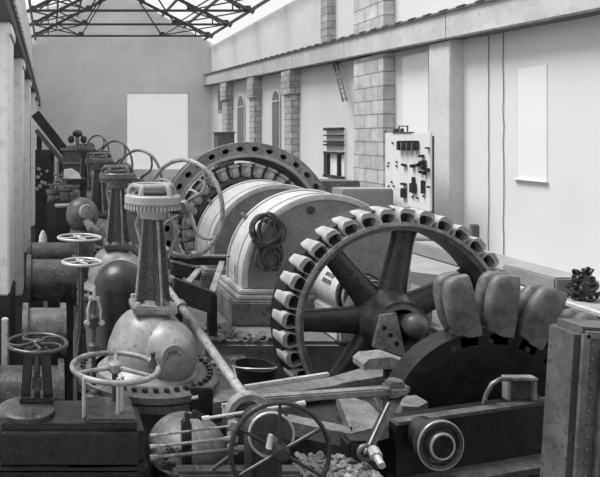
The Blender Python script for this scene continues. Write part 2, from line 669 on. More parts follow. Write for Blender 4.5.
for k in range(30):
    a = 2 * PI * k / 30
    o = pole0 if k == 0 else pole0.copy()
    if k:
        COL.objects.link(o)
    o.parent = rot
    o.location = V((AX + 1.03 * math.sin(a), GY + .22, GZ + 1.03 * math.cos(a))) - BASE[rot.name]
    o.rotation_euler = (0, a, 0)
b = MB()
for s in (-1, 1):
    b.box((AX + s * 1.3, GY + .3, .42), (.5, .55, .2), bev=.02)
build_each(b, 'foot', STATOR, t)

# ---- shaft and bearing between wheel and housing
t = thing('main_shaft', 'steel main shaft with coupling rings running behind the spoked wheel', 'shaft', (AX, 7.4, AZ - .14))
b = MB()
b.cyl((AX, 7.07, AZ), (AX, 8.27, AZ), .13, seg=28)
b.build('shaft_bar', STEEL, t)
b = MB()
for y0_, r in ((7.10, .24), (7.19, .20), (7.27, .25)):
    b.lathe([(r, 0), (r, .05)], (AX, y0_, AZ), (0, 1, 0), 36)
build_each(b, 'coupling_ring', IRON_LIGHT, t)
b = MB()
b.lathe([(.22, .0), (.22, .03)], (AX, 7.155, AZ), (0, 1, 0), 36)
b.lathe([(.22, .0), (.22, .02)], (AX, 7.245, AZ), (0, 1, 0), 36)
build_each(b, 'coupling_shade', IRON_BLACK, t)  # solid black discs paint in the shade between the rings
t = thing('shaft_bearing', 'pale rounded shaft bearing seen between the spokes of the wheel', 'bearing', (3.3, 7.75, .32))
b = MB()
b.lathe([(.20, 0), (.25, .02), (.265, .06), (.265, .7), (.25, .76), (.20, .8)], (AX, 7.42, AZ), (0, 1, 0), 40)
b.box((AX, 7.8, .5), (.46, .7, .36), bev=.03)
b.build('bearing_body', PAINT_PALE_LIT, t)
b = MB()
for r in range(3):
    for k in range(4):
        ang = 2.75 - r * .3
        q = V((AX + .267 * math.cos(ang), 7.62 + k * .06, AZ + .267 * math.sin(ang)))
        b.box(q, (.012, .036, .05), Euler((0, -(ang - PI / 2) + PI / 2, 0)))
b.build('cast_lettering', IRON_MID, t)
b = MB()
b.lathe([(.275, 0), (.275, .06)], (AX, 7.36, AZ), (0, 1, 0), 40)
b.build('end_ring', IRON_DARK, t)

# ================================================================== SPOKED BUCKET WHEEL
WY = 6.5
WB = V((AX, WY, AZ - 1.24))
t = thing('bucket_wheel', 'big spoked turbine wheel edged with small blocky buckets', 'wheel', WB)
def bx_local(b, pts_, y0_, y1_):
    b.prism([(x, y0_, z) for x, z in pts_], (0, y1_ - y0_, 0))
b = MB()
b.lathe([(.955, -.06), (1.01, -.075), (1.03, -.06), (1.03, .32), (.99, .33), (.95, .30), (.95, -.05), (.955, -.06)], (AX, WY, AZ), (0, 1, 0), 90, caps=False)
b.build('rim', IRON_MID, t)
b = MB()
b.lathe([(1.00, -.08), (1.035, -.08), (1.035, -.05), (1.0, -.05), (1.0, -.08)], (AX, WY, AZ), (0, 1, 0), 90, caps=False)
b.build('rim_edge', IRON_LIGHT, t)
b = MB()
b.lathe([(1.02, .05), (1.15, .05), (1.17, .27), (1.02, .27), (1.02, .05)], (AX, WY, AZ), (0, 1, 0), 90, caps=False)
b.build('bucket_gap_shade', IRON_BLACK, t)  # black ring added behind the buckets to darken their gaps
sp = MB()
for k in range(7):
    a = math.radians(78 + 360 / 7 * k)
    d = V((math.cos(a), 0, math.sin(a)))
    tn = V((-math.sin(a), 0, math.cos(a)))
    n = 9
    rings = []
    for i in range(n):
        f_ = i / (n - 1)
        r = .2 + f_ * .79
        wd = .15 - .045 * f_ + .05 * max(0, f_ - .8) * 5 * .6 + .04 * max(0, .15 - f_) * 6
        dp = .10 - .03 * f_
        c = V((AX, WY + .24, AZ)) + d * r
        rings.append([sp.bm.verts.new(c + tn * wd * math.cos(2 * PI * j / 14) + V((0, 1, 0)) * dp * math.sin(2 * PI * j / 14)) for j in range(14)])
    for A, B in zip(rings, rings[1:]):
        for j in range(14):
            sp.bm.faces.new((A[j], A[(j + 1) % 14], B[(j + 1) % 14], B[j]))
    o = sp.build('spoke', IRON_DARK, t)
    sp = MB()
sp.bm.free()
HB = .18
b = MB()
b.lathe([(.13, .38), (.3, .36), (.32, .2), (.34, .1), (.31, -.05), (.27, -.16), (.25, -.26), (.19, -.28), (.17, -.22), (.17, .3)], (AX, WY + HB, AZ), (0, 1, 0), 44, caps=False)
b.lathe([(.235, -.265), (.265, -.27), (.265, -.23), (.235, -.23)], (AX, WY + HB, AZ), (0, 1, 0), 44, caps=False)
hub = b.build('hub', IRON_MID, t)
b = MB()
b.lathe([(.0, -.1), (.17, -.1), (.17, -.05)], (AX, WY + HB, AZ), (0, 1, 0), 30)
b.build('hub_bore', IRON_BLACK, hub)
# bright key plate with three holes set against the hub face
b = MB()
kp = [(-.28, -.17), (.03, -.26), (-.06, .16), (-.21, .14)]
b.prism([(AX - .02 + x, WY + HB - .31, AZ + z) for x, z in kp], (0, .05, 0))
b.build('key_plate', IRON_LIGHT, t)
b = MB()
for x, z in ((-.18, .02), (-.12, -.05), (-.06, -.13)):
    b.lathe([(.022, 0), (.022, .012)], (AX - .02 + x, WY + HB - .317, AZ + z), (0, 1, 0), 14)
build_each(b, 'plate_hole', EBONITE, t)
b = MB()
b.tube([(AX + .05, WY + .1, AZ), (AX + .07, WY - .0, AZ + .02), (AX + .1, WY - .12, AZ + .04)], [.1, .11, .1], seg=20)
b.sphere((AX + .1, WY - .12, AZ + .04), (.125, .12, .125))
b.build('shaft_nose', IRON_MID, t)
# buckets: hollow-fronted blocks, rounded outer end
b = MB()
r0, r1 = 1.0, 1.17
wi, wo_ = .056, .080
pro = [(-wi, 0), (wi, 0), (wo_, r1 - r0 - .06), (wo_ - .015, r1 - r0 - .02), (wo_ - .04, r1 - r0), (-wo_ + .04, r1 - r0), (-wo_ + .015, r1 - r0 - .02), (-wo_, r1 - r0 - .06)]
n = len(pro)
cxm, czm = 0, (r1 - r0) * .55
loops = []
for (y, sc) in ((.25, .72), (.235, .95), (.20, 1), (-.04, 1), (-.06, .97), (-.06, .88), (.10, .82)):
    loops.append([b.bm.verts.new((x * sc, y, .02 + z * .60) if (y, sc) in ((-.06, .88), (.10, .82)) else (x * sc, y, czm + (z - czm) * (sc if sc > .8 else sc + .08))) for x, z in pro])
for A, B in zip(loops, loops[1:]):
    for i in range(n):
        b.bm.faces.new((A[i], A[(i + 1) % n], B[(i + 1) % n], B[i]))
b.bm.faces.new(loops[0][::-1])
b.bm.faces.new(loops[-1])
bk = b.build('bucket', BUCKET, None, sharp=40, origin=(0, 0, 0))
for k in range(36):
    a = 2 * PI * k / 36 + .05
    o = bk if k == 0 else bk.copy()
    if k:
        COL.objects.link(o)
    o.parent = t
    o.location = V((AX + r0 * math.sin(a), WY, AZ + r0 * math.cos(a))) - WB
    o.rotation_euler = (0, a + .10, 0)

t.scale = (1.012, 1.0, 1.012)
t.location = (3.478, WY, .80 - 1.24 * 1.012)
# ================================================================== SECOND RUNNER (big double buckets)
RC = P(482, 426, 5.3)
RB = V((RC.x, RC.y, RC.z - 1.0))
t = thing('pelton_runner', 'dark runner disc with big rounded double buckets in front of spoked wheel', 'wheel', RB)
b = MB()
b.lathe([(.06, -.13), (.16, -.14), (.18, -.06), (.3, -.05), (.5, -.06), (.68, -.1), (.80, -.1), (.80, .1), (.68, .1), (.5, .05), (.18, .06), (.16, .14), (.06, .14)], RC, (0, 1, 0), 56)
b.build('disc', IRON_BLACK, t)
b = MB()
for k in range(15):
    a = 2 * PI * k / 15
    q = RC + V((.72 * math.sin(a), -.11, .72 * math.cos(a)))
    b.lathe([(.022, 0), (.022, .03)], q, (0, 1, 0), 6)
build_each(b, 'rim_bolt', IRON_DARK, t)
# bucket: two bowls side by side, open towards -x, rounded back towards +x; local z is radial
def pelton_bucket():
    b = MB()
    nu, nv = 12, 10
    L, D, Wd = .26, .225, .065
    def sgn(v, p):
        return math.copysign(abs(v) ** p, v)
    for side in (-1, 1):
        for (scl, inner) in ((1.0, False), (.86, True)):
            g = []
            for i in range(nu + 1):
                th = -PI / 2 + PI * i / nu
                row = []
                for j in range(nv + 1):
                    ph = -PI / 2 + PI * j / nv
                    x = D * sgn(math.cos(th), .38) * sgn(math.cos(ph), .5)
                    z = L * sgn(math.sin(th), .8)
                    y = Wd * sgn(math.cos(th), .35) * sgn(math.sin(ph), .75)
                    taper = 1 - .22 * (.5 - z / (2 * L))
                    row.append(b.bm.verts.new(V((D * .5 - x * scl, side * Wd * .97 * 1 + y * scl * .98 * taper, z * scl + L + .0))))
                g.append(row)
            for i in range(nu):
                for j in range(nv):
                    b.bm.faces.new((g[i][j], g[i + 1][j], g[i + 1][j + 1], g[i][j + 1]))
            if inner:
                for i in range(nu):
                    for (gi, go, j) in ((g, prev, 0), (g, prev, nv)):
                        b.bm.faces.new((gi[i][j], gi[i + 1][j], go[i + 1][j], go[i][j]))
            prev = g
    b.box((.0, 0, .0), (.2, .2, .14), bev=.03)
    b.bar((D * .5 - .02, 0, .06), (D * .5 + .0, 0, L * 1.9), .03, .05)
    return b
pk = pelton_bucket().build('bucket', RUNNER, None, sharp=50, origin=(0, 0, 0))
for k in range(7):
    a = math.radians(-13 + 18.6 * k)
    o = pk if k == 0 else pk.copy()
    if k:
        COL.objects.link(o)
    o.parent = t
    o.location = V((RC.x + .74 * math.sin(a), RC.y, RC.z + .74 * math.cos(a))) - RB
    o.rotation_euler = (0, a, 0)
b = MB()
b.cyl(RC + V((0, -.2, 0)), RC + V((0, .55, 0)), .07, seg=20)
b.build('axle', STEEL, t)
t2 = thing('runner_pedestal', 'low iron pedestal carrying the axle of the dark runner', 'pedestal', (RC.x, 5.72, FL))
b = MB()
b.prism([(RC.x - .35, 5.62, FL), (RC.x + .35, 5.62, FL), (RC.x + .12, 5.62, RC.z - .07), (RC.x - .12, 5.62, RC.z - .07)], (0, .2, 0))
b.build('stand', IRON_DARK, t2)

# ================================================================== VALVE PILLARS
def handwheel(b, c, axis, R, r, spokes, curve=0.0, a0=0.0, flat=1.0, hubr=None, dish=0.0):
    b.torus(c, axis, R, r, 56, 10)
    x, y, z = b.frame(axis)
    c = V(c)
    for k in range(spokes):
        a = a0 + 2 * PI * k / spokes
        pts = []
        for i in range(9):
            f_ = i / 8
            aa = a + curve * math.sin(f_ * PI) * (1 if curve >= 0 else 1)
            rr = R * .12 + (R - R * .12) * f_
            pts.append(c + (x * math.cos(aa) + y * math.sin(aa)) * rr - z * dish * (1 - f_))
        b.tube(pts, [r * (.95 - .25 * i / 8) for i in range(9)], seg=8)
    hb = hubr or R * .16
    b.lathe([(hb * .7, -hb * .8), (hb, -hb * .5), (hb, hb * .5), (hb * .7, hb * .8)], c - z * dish, axis, 20)

PY = 5.5
pc = P(152.5, 310, PY)
PX = pc.x
pz0 = pc.z            # foot of the column
pzt = P(151, 214, PY).z
t = thing('valve_stand', 'fluted iron valve pillar with toothed crown, nearest and tallest', 'valve stand', (PX, PY, pz0), 'row of valve pillars with handwheels')
b = MB()
b.box((PX, PY, pz0 + .035), (.36, .36, .07), bev=.015)
b.lathe([(.12, .07), (.10, .1)], (PX, PY, pz0), (0, 0, 1), 24)
b.build('base_flange', IRON_LIGHT, t)
b = MB()
for sx in (-1, 1):
    for sy in (-1, 1):
        b.cyl((PX + sx * .145, PY + sy * .145, pz0 + .07), (PX + sx * .145, PY + sy * .145, pz0 + .10), .022, seg=6)
build_each(b, 'base_bolt', STEEL, t)
# column: star-shaped section, tapering
b = MB()
def star(s):
    pts = []
    for k in range(4):
        a = PI / 2 * k + .35
        for (da, rr) in ((-.17, 1.0), (.17, 1.0), (.42, .56), (PI / 2 - .42, .56)):
            pts.append(V((math.cos(a + da) * rr * s, math.sin(a + da) * rr * s, 0)))
    return pts
rings = []
hz = pzt - pz0
for f_, s in ((0.0, .165), (.07, .155), (.5, .122), (.93, .09), (1.0, .09)):
    rings.append([b.bm.verts.new(V((PX, PY, pz0 + .06 + (hz - .06) * f_)) + p) for p in star(s)])
for A, B in zip(rings, rings[1:]):
    for i in range(16):
        b.bm.faces.new((A[i], A[(i + 1) % 16], B[(i + 1) % 16], B[i]))
b.bm.faces.new(rings[0][::-1])
b.bm.faces.new(rings[-1])
b.build('column', IRON_DARK, t, sharp=25)
b = MB()
for k in range(4):
    a = PI / 2 * k + .35
    pts = []
    for f_, s_ in ((0.0, .162), (.07, .153), (.5, .121), (.93, .089), (1.0, .089)):
        pts.append((PX + math.cos(a) * s_, PY + math.sin(a) * s_, pz0 + .06 + (hz - .06) * f_))
    b.tube(pts, .013, seg=6)
build_each(b, 'rib_highlight', IRON_LIGHT, t)  # pale strips along the column ribs paint in their highlights
b = MB()
b.lathe([(.1, -.04), (.125, -.03), (.13, .0), (.13, .08), (.115, .1)], (PX, PY, pzt), (0, 0, 1), 32)
b.build('neck', CROWN, t)
b = MB()
zg = P(151, 206, PY).z
b.lathe([(.13, 0), (.215, .005), (.235, .03), (.235, .085), (.22, .1), (.13, .1)], (PX, PY, zg), (0, 0, 1), 48)
for k in range(44):
    a = 2 * PI * k / 44
    b.box((PX + .222 * math.cos(a), PY + .222 * math.sin(a), zg - .004), (.03, .018, .034), Euler((0, 0, a)))
b.build('toothed_crown', CROWN, t)
b = MB()
zc = zg + .1
rg = .195
b.torus((PX, PY, zc + .072), (0, 0, 1), .15, .022, 40, 8)
for k in range(5):
    a = 2 * PI * k / 5 + .3
    pts = []
    for i in range(7):
        f_ = i / 6
        rr = .2 - .05 * f_ ** 2
        pts.append((PX + rr * math.cos(a), PY + rr * math.sin(a), zc - .01 + .082 * math.sin(f_ * PI / 2)))
    b.tube(pts, .024, seg=8)
b.build('cage', CROWN, t)
b = MB()
b.lathe([(.17, 0), (.14, .03), (.1, .04), (.05, .045)], (PX, PY, zc - .01), (0, 0, 1), 32)
b.build('inner_cap', IRON_BLACK, t)
# handwheel
hc = P(183, 208, 5.62)
ax = V((.788, .616, -.03)).normalized()
b = MB()
handwheel(b, hc, ax, .415, .019, 4, curve=.4, a0=.5, dish=-.02)
b.build('handwheel', IRON_LIGHT, t)
b = MB()
b.cyl(V((PX + .08, PY + .02, zg + .02)), hc + ax * .04, .028, seg=14)
b.box(hc - ax * .06, (.1, .1, .1), Euler((0, 0, .8)), .015)
b.build('handwheel_shaft', IRON_MID, t)
b = MB()
b.tube([(PX + .1, PY - .05, zg - .02), (PX + .2, PY - .1, zg - .2), (PX + .12, PY - .06, zg - .42)], .018, seg=8)
b.tube([(PX - .1, PY - .05, zg - .02), (PX - .14, PY - .02, zg - .15), (PX - .1, PY - .03, zg - .3)], .018, seg=8)
b.build('bracket_arm', IRON_LIGHT, t)
pillar = t
pil_pos = []
for (px, Y, dz, lb) in ((117.5, 8.4, .02, 'fluted iron valve pillar second in row, behind the tall front one'),
                        (99, 11.0, .12, 'fluted iron valve pillar third in the receding row'),
                        (85.5, 15.5, .22, 'fluted iron valve pillar fourth and farthest in the row')):
    c = copy_tree(pillar)
    c.location = ((px - 50) / F * Y, Y, pz0 + dz)
    c['label'] = lb
    pil_pos.append(V(c.location))
    for ch in c.children:
        mm = {'toothed_crown': IRON_MID, 'neck': IRON_MID, 'cage': IRON_MID, 'handwheel': IRON_MID, 'base_flange': IRON_MID}.get(ch.name.split('.')[0])
        if mm:
            ch.material_slots[0].link = 'OBJECT'
            ch.material_slots[0].material = mm

# valve body under pillar
def body(base, top, label, name='domed_valve', plate=False):
    X, Y, z1 = base.x, base.y, top
    t = thing(name, label, 'valve', (X, Y, FL), 'domed valve bodies under the pillars')
    fz = z1 - .50
    b = MB()
    prof = [(.40, FL - z1 + .0), (.40, -.62), (.44, -.55), (.44, -.5)]
    for k in range(9):
        a = PI / 2 * k / 8
        prof.append((.10 + .25 * math.cos(a) + .0, -.42 + .42 * math.sin(a)))
    b.lathe(prof, (X - .03, Y, z1), (0, 0, 1), 48)
    b.build('dome', LOBE, t)
    b = MB()
    b.lathe([(.40, -.05), (.6, -.05), (.6, .0), (.57, .015), (.44, .03)], (X - .06, Y - .02, fz), (0, 0, 1), 56, caps=False)
    b.lathe([(.40, -.13), (.58, -.13), (.58, -.07), (.40, -.07)], (X - .06, Y - .02, fz), (0, 0, 1), 56, caps=False)
    fl = b.build('flange', IRON_MID, t)
    b = MB()
    for k in range(40):
        a = 2 * PI * k / 40
        b.cyl((X - .06 + .53 * math.cos(a), Y - .02 + .53 * math.sin(a), fz), (X - .06 + .53 * math.cos(a), Y - .02 + .53 * math.sin(a), fz + .045), .022, seg=6)
    build_each(b, 'flange_bolt', IRON_BLACK, fl)
    b = MB()
    b.sphere((X + .085, Y - .15, z1 - .315), (.26, .27, .285), 32, Euler((0, .3, 0)))
    b.sphere((X - .17, Y - .0, z1 - .31), (.20, .26, .25), 32, Euler((0, .5, 0)))
    build_each(b, 'lobe', LOBE, t)
    if plate:
        q = P(173, 356, Y - .395)
        nrm = V((.22, -1, -.1)).normalized()
        b = MB()
        b.lathe([(.095, 0), (.095, .012), (.082, .014), (.078, .008)], q, nrm, 32)
        np_ = b.build('name_plate', LOBE, t)
        xx, yy, zz = V((.95, .1, .22)).normalized(), None, nrm
        yy = zz.cross(xx)
        b = MB()
        for r, cnt in ((.036, 3), (.0, 6), (-.036, 4)):
            for k in range(cnt):
                c_ = q + nrm * .014 + xx * ((k - (cnt - 1) / 2) * .021) - yy * r
                hh = .012
                b.bar(c_ - yy * hh, c_ + yy * hh, .005, .01)
                if k % 2 == 0:
                    b.bar(c_ - yy * hh, c_ - yy * hh + xx * .011, .005, .01)
        b.build('raised_letters', IRON_MID, np_)
    return t
body(V((PX, PY, 0)), pz0, 'domed pale valve body with oval maker plate under front pillar', plate=True)
for q, lb in zip(pil_pos, ('domed valve body under the second pillar of the row', 'domed valve body under the third pillar of the row', 'domed valve body under the farthest pillar of the row')):
    body(q, q.z, lb)

# ================================================================== LEFT FOREGROUND: casting block and handwheels
zt = .75
t = thing('valve_chest', 'black iron valve chest at lower left carrying two flat handwheels', 'valve chest', (.1, 4.7, FL))
b = MB()
b.box((.13, 4.6, (zt + FL) / 2), (1.02, .48, zt - FL), bev=.05)
b.box((.13, 4.6, zt - .28), (1.06, .52, .05), bev=.02)
b.build('chest', IRON_BLACK, t)
b = MB()
b.lathe([(.2, 0), (.2, .03), (.17, .045)], (P(27, 412, 4.6).x, 4.6, zt), (0, 0, 1), 36)
b.build('cover_plate', IRON_DARK, t)
b = MB()
b.box((.42, 4.6, zt + .015), (.34, .4, .03), bev=.015)
b.build('cover_plate', IRON_DARK, t)
# flat wheel on twin-post stand
q = P(37, 343, 4.7)
t = thing('handwheel_stand', 'black two-post stand with flat five-spoked handwheel, far lower left', 'handwheel', (q.x, 4.7, zt + .045))
b = MB()
handwheel(b, q, (0, 0, 1), .215, .014, 5, curve=.5, hubr=.035)
b.build('handwheel', IRON_DARK, t)
b = MB()
for s in (-1, 1):
    b.bar((q.x + s * .085, 4.7, zt + .03), (q.x + s * .06, 4.7, q.z - .06), .04, .07, .01)
b.box((q.x, 4.7, q.z - .06), (.18, .1, .06), bev=.015)
b.box((q.x, 4.7, zt + .06), (.25, .16, .04), bev=.01)
b.build('yoke', IRON_BLACK, t)
b = MB()
b.cyl((q.x, 4.7, zt + .05), (q.x, 4.7, q.z), .022, seg=12)
b.box((q.x, 4.66, zt + .18), (.07, .05, .12), bev=.015)
b.build('spindle', IRON_DARK, t)
# large flat wheel on posts
q = P(115, 367, 4.72)
t = thing('handwheel_stand', 'pale flat handwheel on slim posts over the black valve chest', 'handwheel', (q.x, 4.7, zt))
b = MB()
handwheel(b, q, (0, 0, 1), .31, .02, 3, curve=.0, a0=.4, hubr=.05)
b.build('handwheel', IRON_LIGHT, t)
b = MB()
zp = zt + .028
p1 = P(81, 400, 4.5).x
p2 = P(118, 400, 4.5).x
for x, y in ((p1 + .02, 4.5), (p2, 4.5), (p2 + .035, 4.54), (q.x + .0, 4.82)):
    b.cyl((x, y, zt), (x, y, q.z - .0), .013, seg=10)
build_each(b, 'post', STEEL, t)
b = MB()
b.cyl((q.x, q.y, zt), (q.x, q.y, q.z + .02), .022, seg=12)
b.build('spindle', IRON_DARK, t)
b = MB()
qq = P(153, 357, 4.72)
b.lathe([(.04, 0), (.03, .03), (.014, .06), (.014, .08)], (qq.x, qq.y, q.z + .0), (0, 0, 1), 14)
b.sphere((qq.x, qq.y, q.z + .095), .019, 12)
b.build('grip', EBONITE, t)
# tall spindle with yoke
x = P(94, 300, 5.05).x
t = thing('spindle_valve', 'slender upright valve spindle with small pale yoke beside the domed body', 'valve spindle', (x, 5.05, FL))
b = MB()
b.tube([(x, 5.05, zt + .02), (x - .005, 5.05, 1.05), (x + .004, 5.05, 1.3), (x, 5.05, P(94, 286, 5.05).z)], [.022, .018, .02, .012], seg=10)
b.lathe([(.02, 0), (.05, .02), (.05, .06), (.02, .08)], (x, 5.05, P(94, 352, 5.05).z), (0, 0, 1), 16)
b.lathe([(.02, 0), (.045, .02), (.05, .09), (.02, .11)], (x, 5.05, P(94, 328, 5.05).z), (0, 0, 1), 16)
b.lathe([(.1, 0), (.1, .02), (.04, .05), (.03, .07)], (x, 5.05, zt - .1), (0, 0, 1), 20)
b.lathe([(.07, FL), (.07, FL + .05), (.045, FL + .1), (.045, zt - .09)], (x, 5.05, 0), (0, 0, 1), 16)
b.build('spindle', IRON_DARK, t)
b = MB()
za = P(94, 322, 5.05).z
for s in (-1, 1):
    b.tube([(x + s * .045, 5.03, za), (x + s * .05, 5.03, za + .1), (x + s * .025, 5.03, za + .19)], .010, seg=8)
    b.box((x + s * .055, 5.03, za), (.05, .05, .035), bev=.01)
b.box((x, 5.03, za + .19), (.09, .035, .03), bev=.008)
b.cyl((x, 5.03, za + .18), (x, 5.03, za + .28), .012, seg=8)
b.build('yoke', STEEL, t)
# two flat wheels further back
for (px, py, Y, R, lb, sp_) in ((79.5, 237.5, 7.0, .23, 'pale flat handwheel, the higher of the two beside the dark dome', 4), (82, 262, 6.2, .185, 'pale flat handwheel, the lower of the two beside the dark dome', 4)):
    q = P(px, py, Y)
    t = thing('flat_handwheel', lb, 'handwheel', (q.x, Y, FL))
    b = MB()
    handwheel(b, q, (0, 0, 1), R, .014, sp_, curve=.4, hubr=.03)
    b.build('handwheel', STEEL, t)
    b = MB()
    b.cyl((q.x, Y, FL + 1.55), (q.x, Y, q.z), .02, seg=12)
    b.lathe([(.07, FL + 1.0), (.07, FL + 1.5), (.05, FL + 1.56), (.03, FL + 1.7)], (q.x, Y, 0), (0, 0, 1), 20)
    b.lathe([(.12, FL), (.12, FL + .06), (.07, FL + .1), (.07, FL + 1.05)], (q.x, Y, 0), (0, 0, 1), 20)
    b.build('spindle', IRON_DARK, t)
# dark domed vessel
q = P(121, 287, 6.6)
b = MB()
prof = [(.27, FL), (.27, q.z)] + [(.27 * math.cos(PI / 2 * k / 8), q.z + .27 * math.sin(PI / 2 * k / 8)) for k in range(1, 9)]
b.lathe(prof, (q.x, q.y, 0), (0, 0, 1), 40)
tag(b.build('domed_vessel', IRON_BLACK), 'dark round-topped iron vessel left of the front pillar', 'vessel')
# pipes along X at left
def pipe(px0, px1, py, Y, r, lb, m, fl=True):
    a, c = P(px0, py, Y), P(px1, py, Y)
    t = thing('water_pipe', lb, 'pipe', ((a.x + c.x) / 2, Y, FL), 'thick horizontal pipes by the left wall')
    b = MB()
    b.cyl(a, c, r, seg=32)
    b.build('barrel', m, t)
    b = MB()
    for x in (a.x, c.x - .05):
        b.lathe([(r * 1.22, 0), (r * 1.22, .05)], (x, Y, a.z), (1, 0, 0), 32)
    build_each(b, 'flange', m, t)
    b = MB()
    for f_ in (.2, .8):
        x = a.x + (c.x - a.x) * f_
        b.box((x, Y, (FL + a.z - r * .8) / 2), (.16, r * 1.3, a.z - r * .8 - FL))
    build_each(b, 'saddle', IRON_BLACK, t)
pipe(27, 76, 280, 7.6, .24, 'thick dark pipe behind the lower flat handwheel', IRON_DARK)
pipe(27, 74, 254, 8.9, .16, 'thinner dark pipe behind the higher flat handwheel', IRON_DARK)
pipe(23, 66, 330, 6.0, .2, 'dark pipe with grey top ahead of the left wall pilasters', IRON_MID)
pipe(-8, 64, 398, 5.45, .26, 'stout grey pipe behind the two-post handwheel stand', IRON_DARK)
# white-topped stub by the pilaster
b = MB()
q = P(5, 330, 5.9)
b.box((q.x, q.y, (FL + P(5, 318, 5.9).z) / 2), (.06, .06, P(5, 318, 5.9).z - FL), bev=.01)
tag(b.build('marker_post', PAINT_PALE_LIT), 'short white post standing under the near left pilaster', 'post')
q = P(43, 236, 9.4)
b = MB()
b.lathe([(.07, FL), (.07, q.z - .14), (.06, q.z - .12), (.055, q.z), (.02, q.z + .08)], (q.x, q.y, 0), (0, 0, 1), 20)
tag(b.build('oil_can', PAINT_PALE_LIT), 'small white capped standpipe beside the thin dark pipe', 'standpipe')

# ================================================================== LEFT FAR CLUSTER
t = thing('timber_ramp', 'slanting timber stair coming down from the left wall', 'stair', (0, 21, FL))
b = MB()
for Y in (20.4, 21.6):
    a, c = P(35.5, 114, 21), P(69, 157, 21)
    a.y = c.y = Y
    b.bar(a, c, .1, .3)
build_each(b, 'stringer', WOOD, t)
b = MB()
for k in range(12):
    q = P(35.5, 112, 21).lerp(P(69, 154, 21), (k + .5) / 12)
    b.box(q - V((0, 0, .1)), (.2, 1.2, .05))
build_each(b, 'tread', WOOD_MID, t)
b = MB()
a, c = P(36, 130, 20), P(64, 163, 20)
b.bar(a, c, .12, .14)
b.build('handrail', WOOD_MID, t)
b = MB()
for px, py in ((39, 133), (52, 148), (61, 160)):
    q = P(px, py, 20.3)
    b.box((q.x, 20.3, (q.z + FL) / 2), (.14, .14, q.z - FL))
    b.box((q.x, 21.6, (q.z + FL) / 2), (.14, .14, q.z - FL))
build_each(b, 'post', WOOD, t)
t = thing('governor_cabinet', 'grey panelled cabinet at the foot of the timber stair', 'cabinet', (.5, 17.6, FL))
a, c = P(63, 151, 17), P(86, 172, 17)
b = MB()
b.box(((a.x + c.x) / 2, 17.5, (a.z + FL) / 2), (c.x - a.x, .8, a.z - FL), bev=.02)
b.build('case', WOOD_MID, t)
b = MB()
b.box(((a.x + c.x) / 2, 17.5, a.z + .03), (c.x - a.x + .12, .9, .06), bev=.015)
b.box(((a.x + c.x) / 2, 17.08, a.z - .32), (c.x - a.x + .02, .06, .06))
b.build('cornice', PAINT, t)
t = thing('flyball_governor', 'lumpy flyball governor head on top of the grey cabinet', 'governor', ((a.x + c.x) / 2 + .1, 17.5, a.z + .06))
cx = (a.x + c.x) / 2 + .1
b = MB()
b.lathe([(.3, 0), (.28, .06), (.1, .1), (.05, .12), (.04, .5)], (cx, 17.5, a.z + .06), (0, 0, 1), 24)
b.build('spindle', IRON_LIGHT, t)
b = MB()
for s in (-1, 1):
    b.sphere((cx + s * .17, 17.5, a.z + .30), (.09, .09, .11), 16)
    b.bar((cx, 17.5, a.z + .55), (cx + s * .19, 17.5, a.z + .3), .03, .03)
b.sphere((cx, 17.5, a.z + .46), (.14, .14, .1), 16)
b.build('flyball', IRON_DARK, t)
# small ring valve with light wheel
q = P(58, 184, 12.5)
t = thing('ring_valve', 'small pale ring-shaped valve with forked top by the left wall', 'valve', (q.x, 12.5, FL))
b = MB()
b.torus(q, (0, 1, 0), .075, .02, 28, 8)
b.sphere(q, .03, 12)
b.build('ring', STEEL, t)
b = MB()
b.cyl((q.x, 12.5, q.z + .07), (q.x, 12.5, q.z + .42), .02, seg=10)
b.bar((q.x - .09, 12.5, q.z + .17), (q.x + .09, 12.5, q.z + .17), .03, .03)
for s in (-1, 1):
    b.bar((q.x + s * .08, 12.5, q.z + .17), (q.x + s * .08, 12.5, q.z + .24), .025, .025)
b.build('fork', IRON_LIGHT, t)
b = MB()
b.cyl((q.x, 12.52, FL), (q.x, 12.52, q.z - .08), .05, seg=12)
b.build('standpipe', IRON_DARK, t)
# dark pump box with steel rod, white sheet
t = thing('pump_box', 'black pump box with a bright rod lying along its front', 'pump', (.2, 10.6, FL))
a, c = P(47, 201, 9.9), P(77, 222, 9.9)
b = MB()
b.box(((a.x + c.x) / 2, 10.1, (a.z + FL) / 2), (c.x - a.x, .4, a.z - FL), bev=.03)
b.build('case', IRON_BLACK, t)
b = MB()
b.cyl(P(55, 206, 9.87), P(72, 205, 9.87), .032, seg=12)
b.build('rod', STEEL, t)
b = MB()
for px, py, r in ((52, 193, .1), (64, 190, .13), (73, 195, .1), (58, 198, .08)):
    q = P(px, py, 10.1)
    b.lathe([(r * .75, a.z - q.z - .02), (r * .7, -.02), (r * .95, 0), (r * .95, r * .5), (r * .4, r * .6), (r * .3, r * 1.3)], q, (0, 0, 1), 14)
    b.torus(q + V((0, 0, r * 1.3)), (0, 0, 1), r * .7, .012, 20, 6)
b.build('pump_head', IRON_MID, t)
q0, q1 = P(64, 169, 13.2), P(78, 178, 13.2)
t = thing('work_bench', 'dark bench by the left wall behind the black pump box', 'bench', ((q0.x + q1.x) / 2, 13.2, FL))
b = MB()
b.box(((q0.x + q1.x) / 2, 13.2, q1.z - .05), (.6, .6, .1), bev=.01)
b.build('bench_top', WOOD, t)
b = MB()
for sx in (-1, 1):
    b.box(((q0.x + q1.x) / 2 + sx * .25, 13.2, (q1.z - .1 + FL) / 2), (.1, .5, q1.z - .1 - FL))
build_each(b, 'leg', WOOD, t)
b = MB()
cc = (q0 + q1) / 2
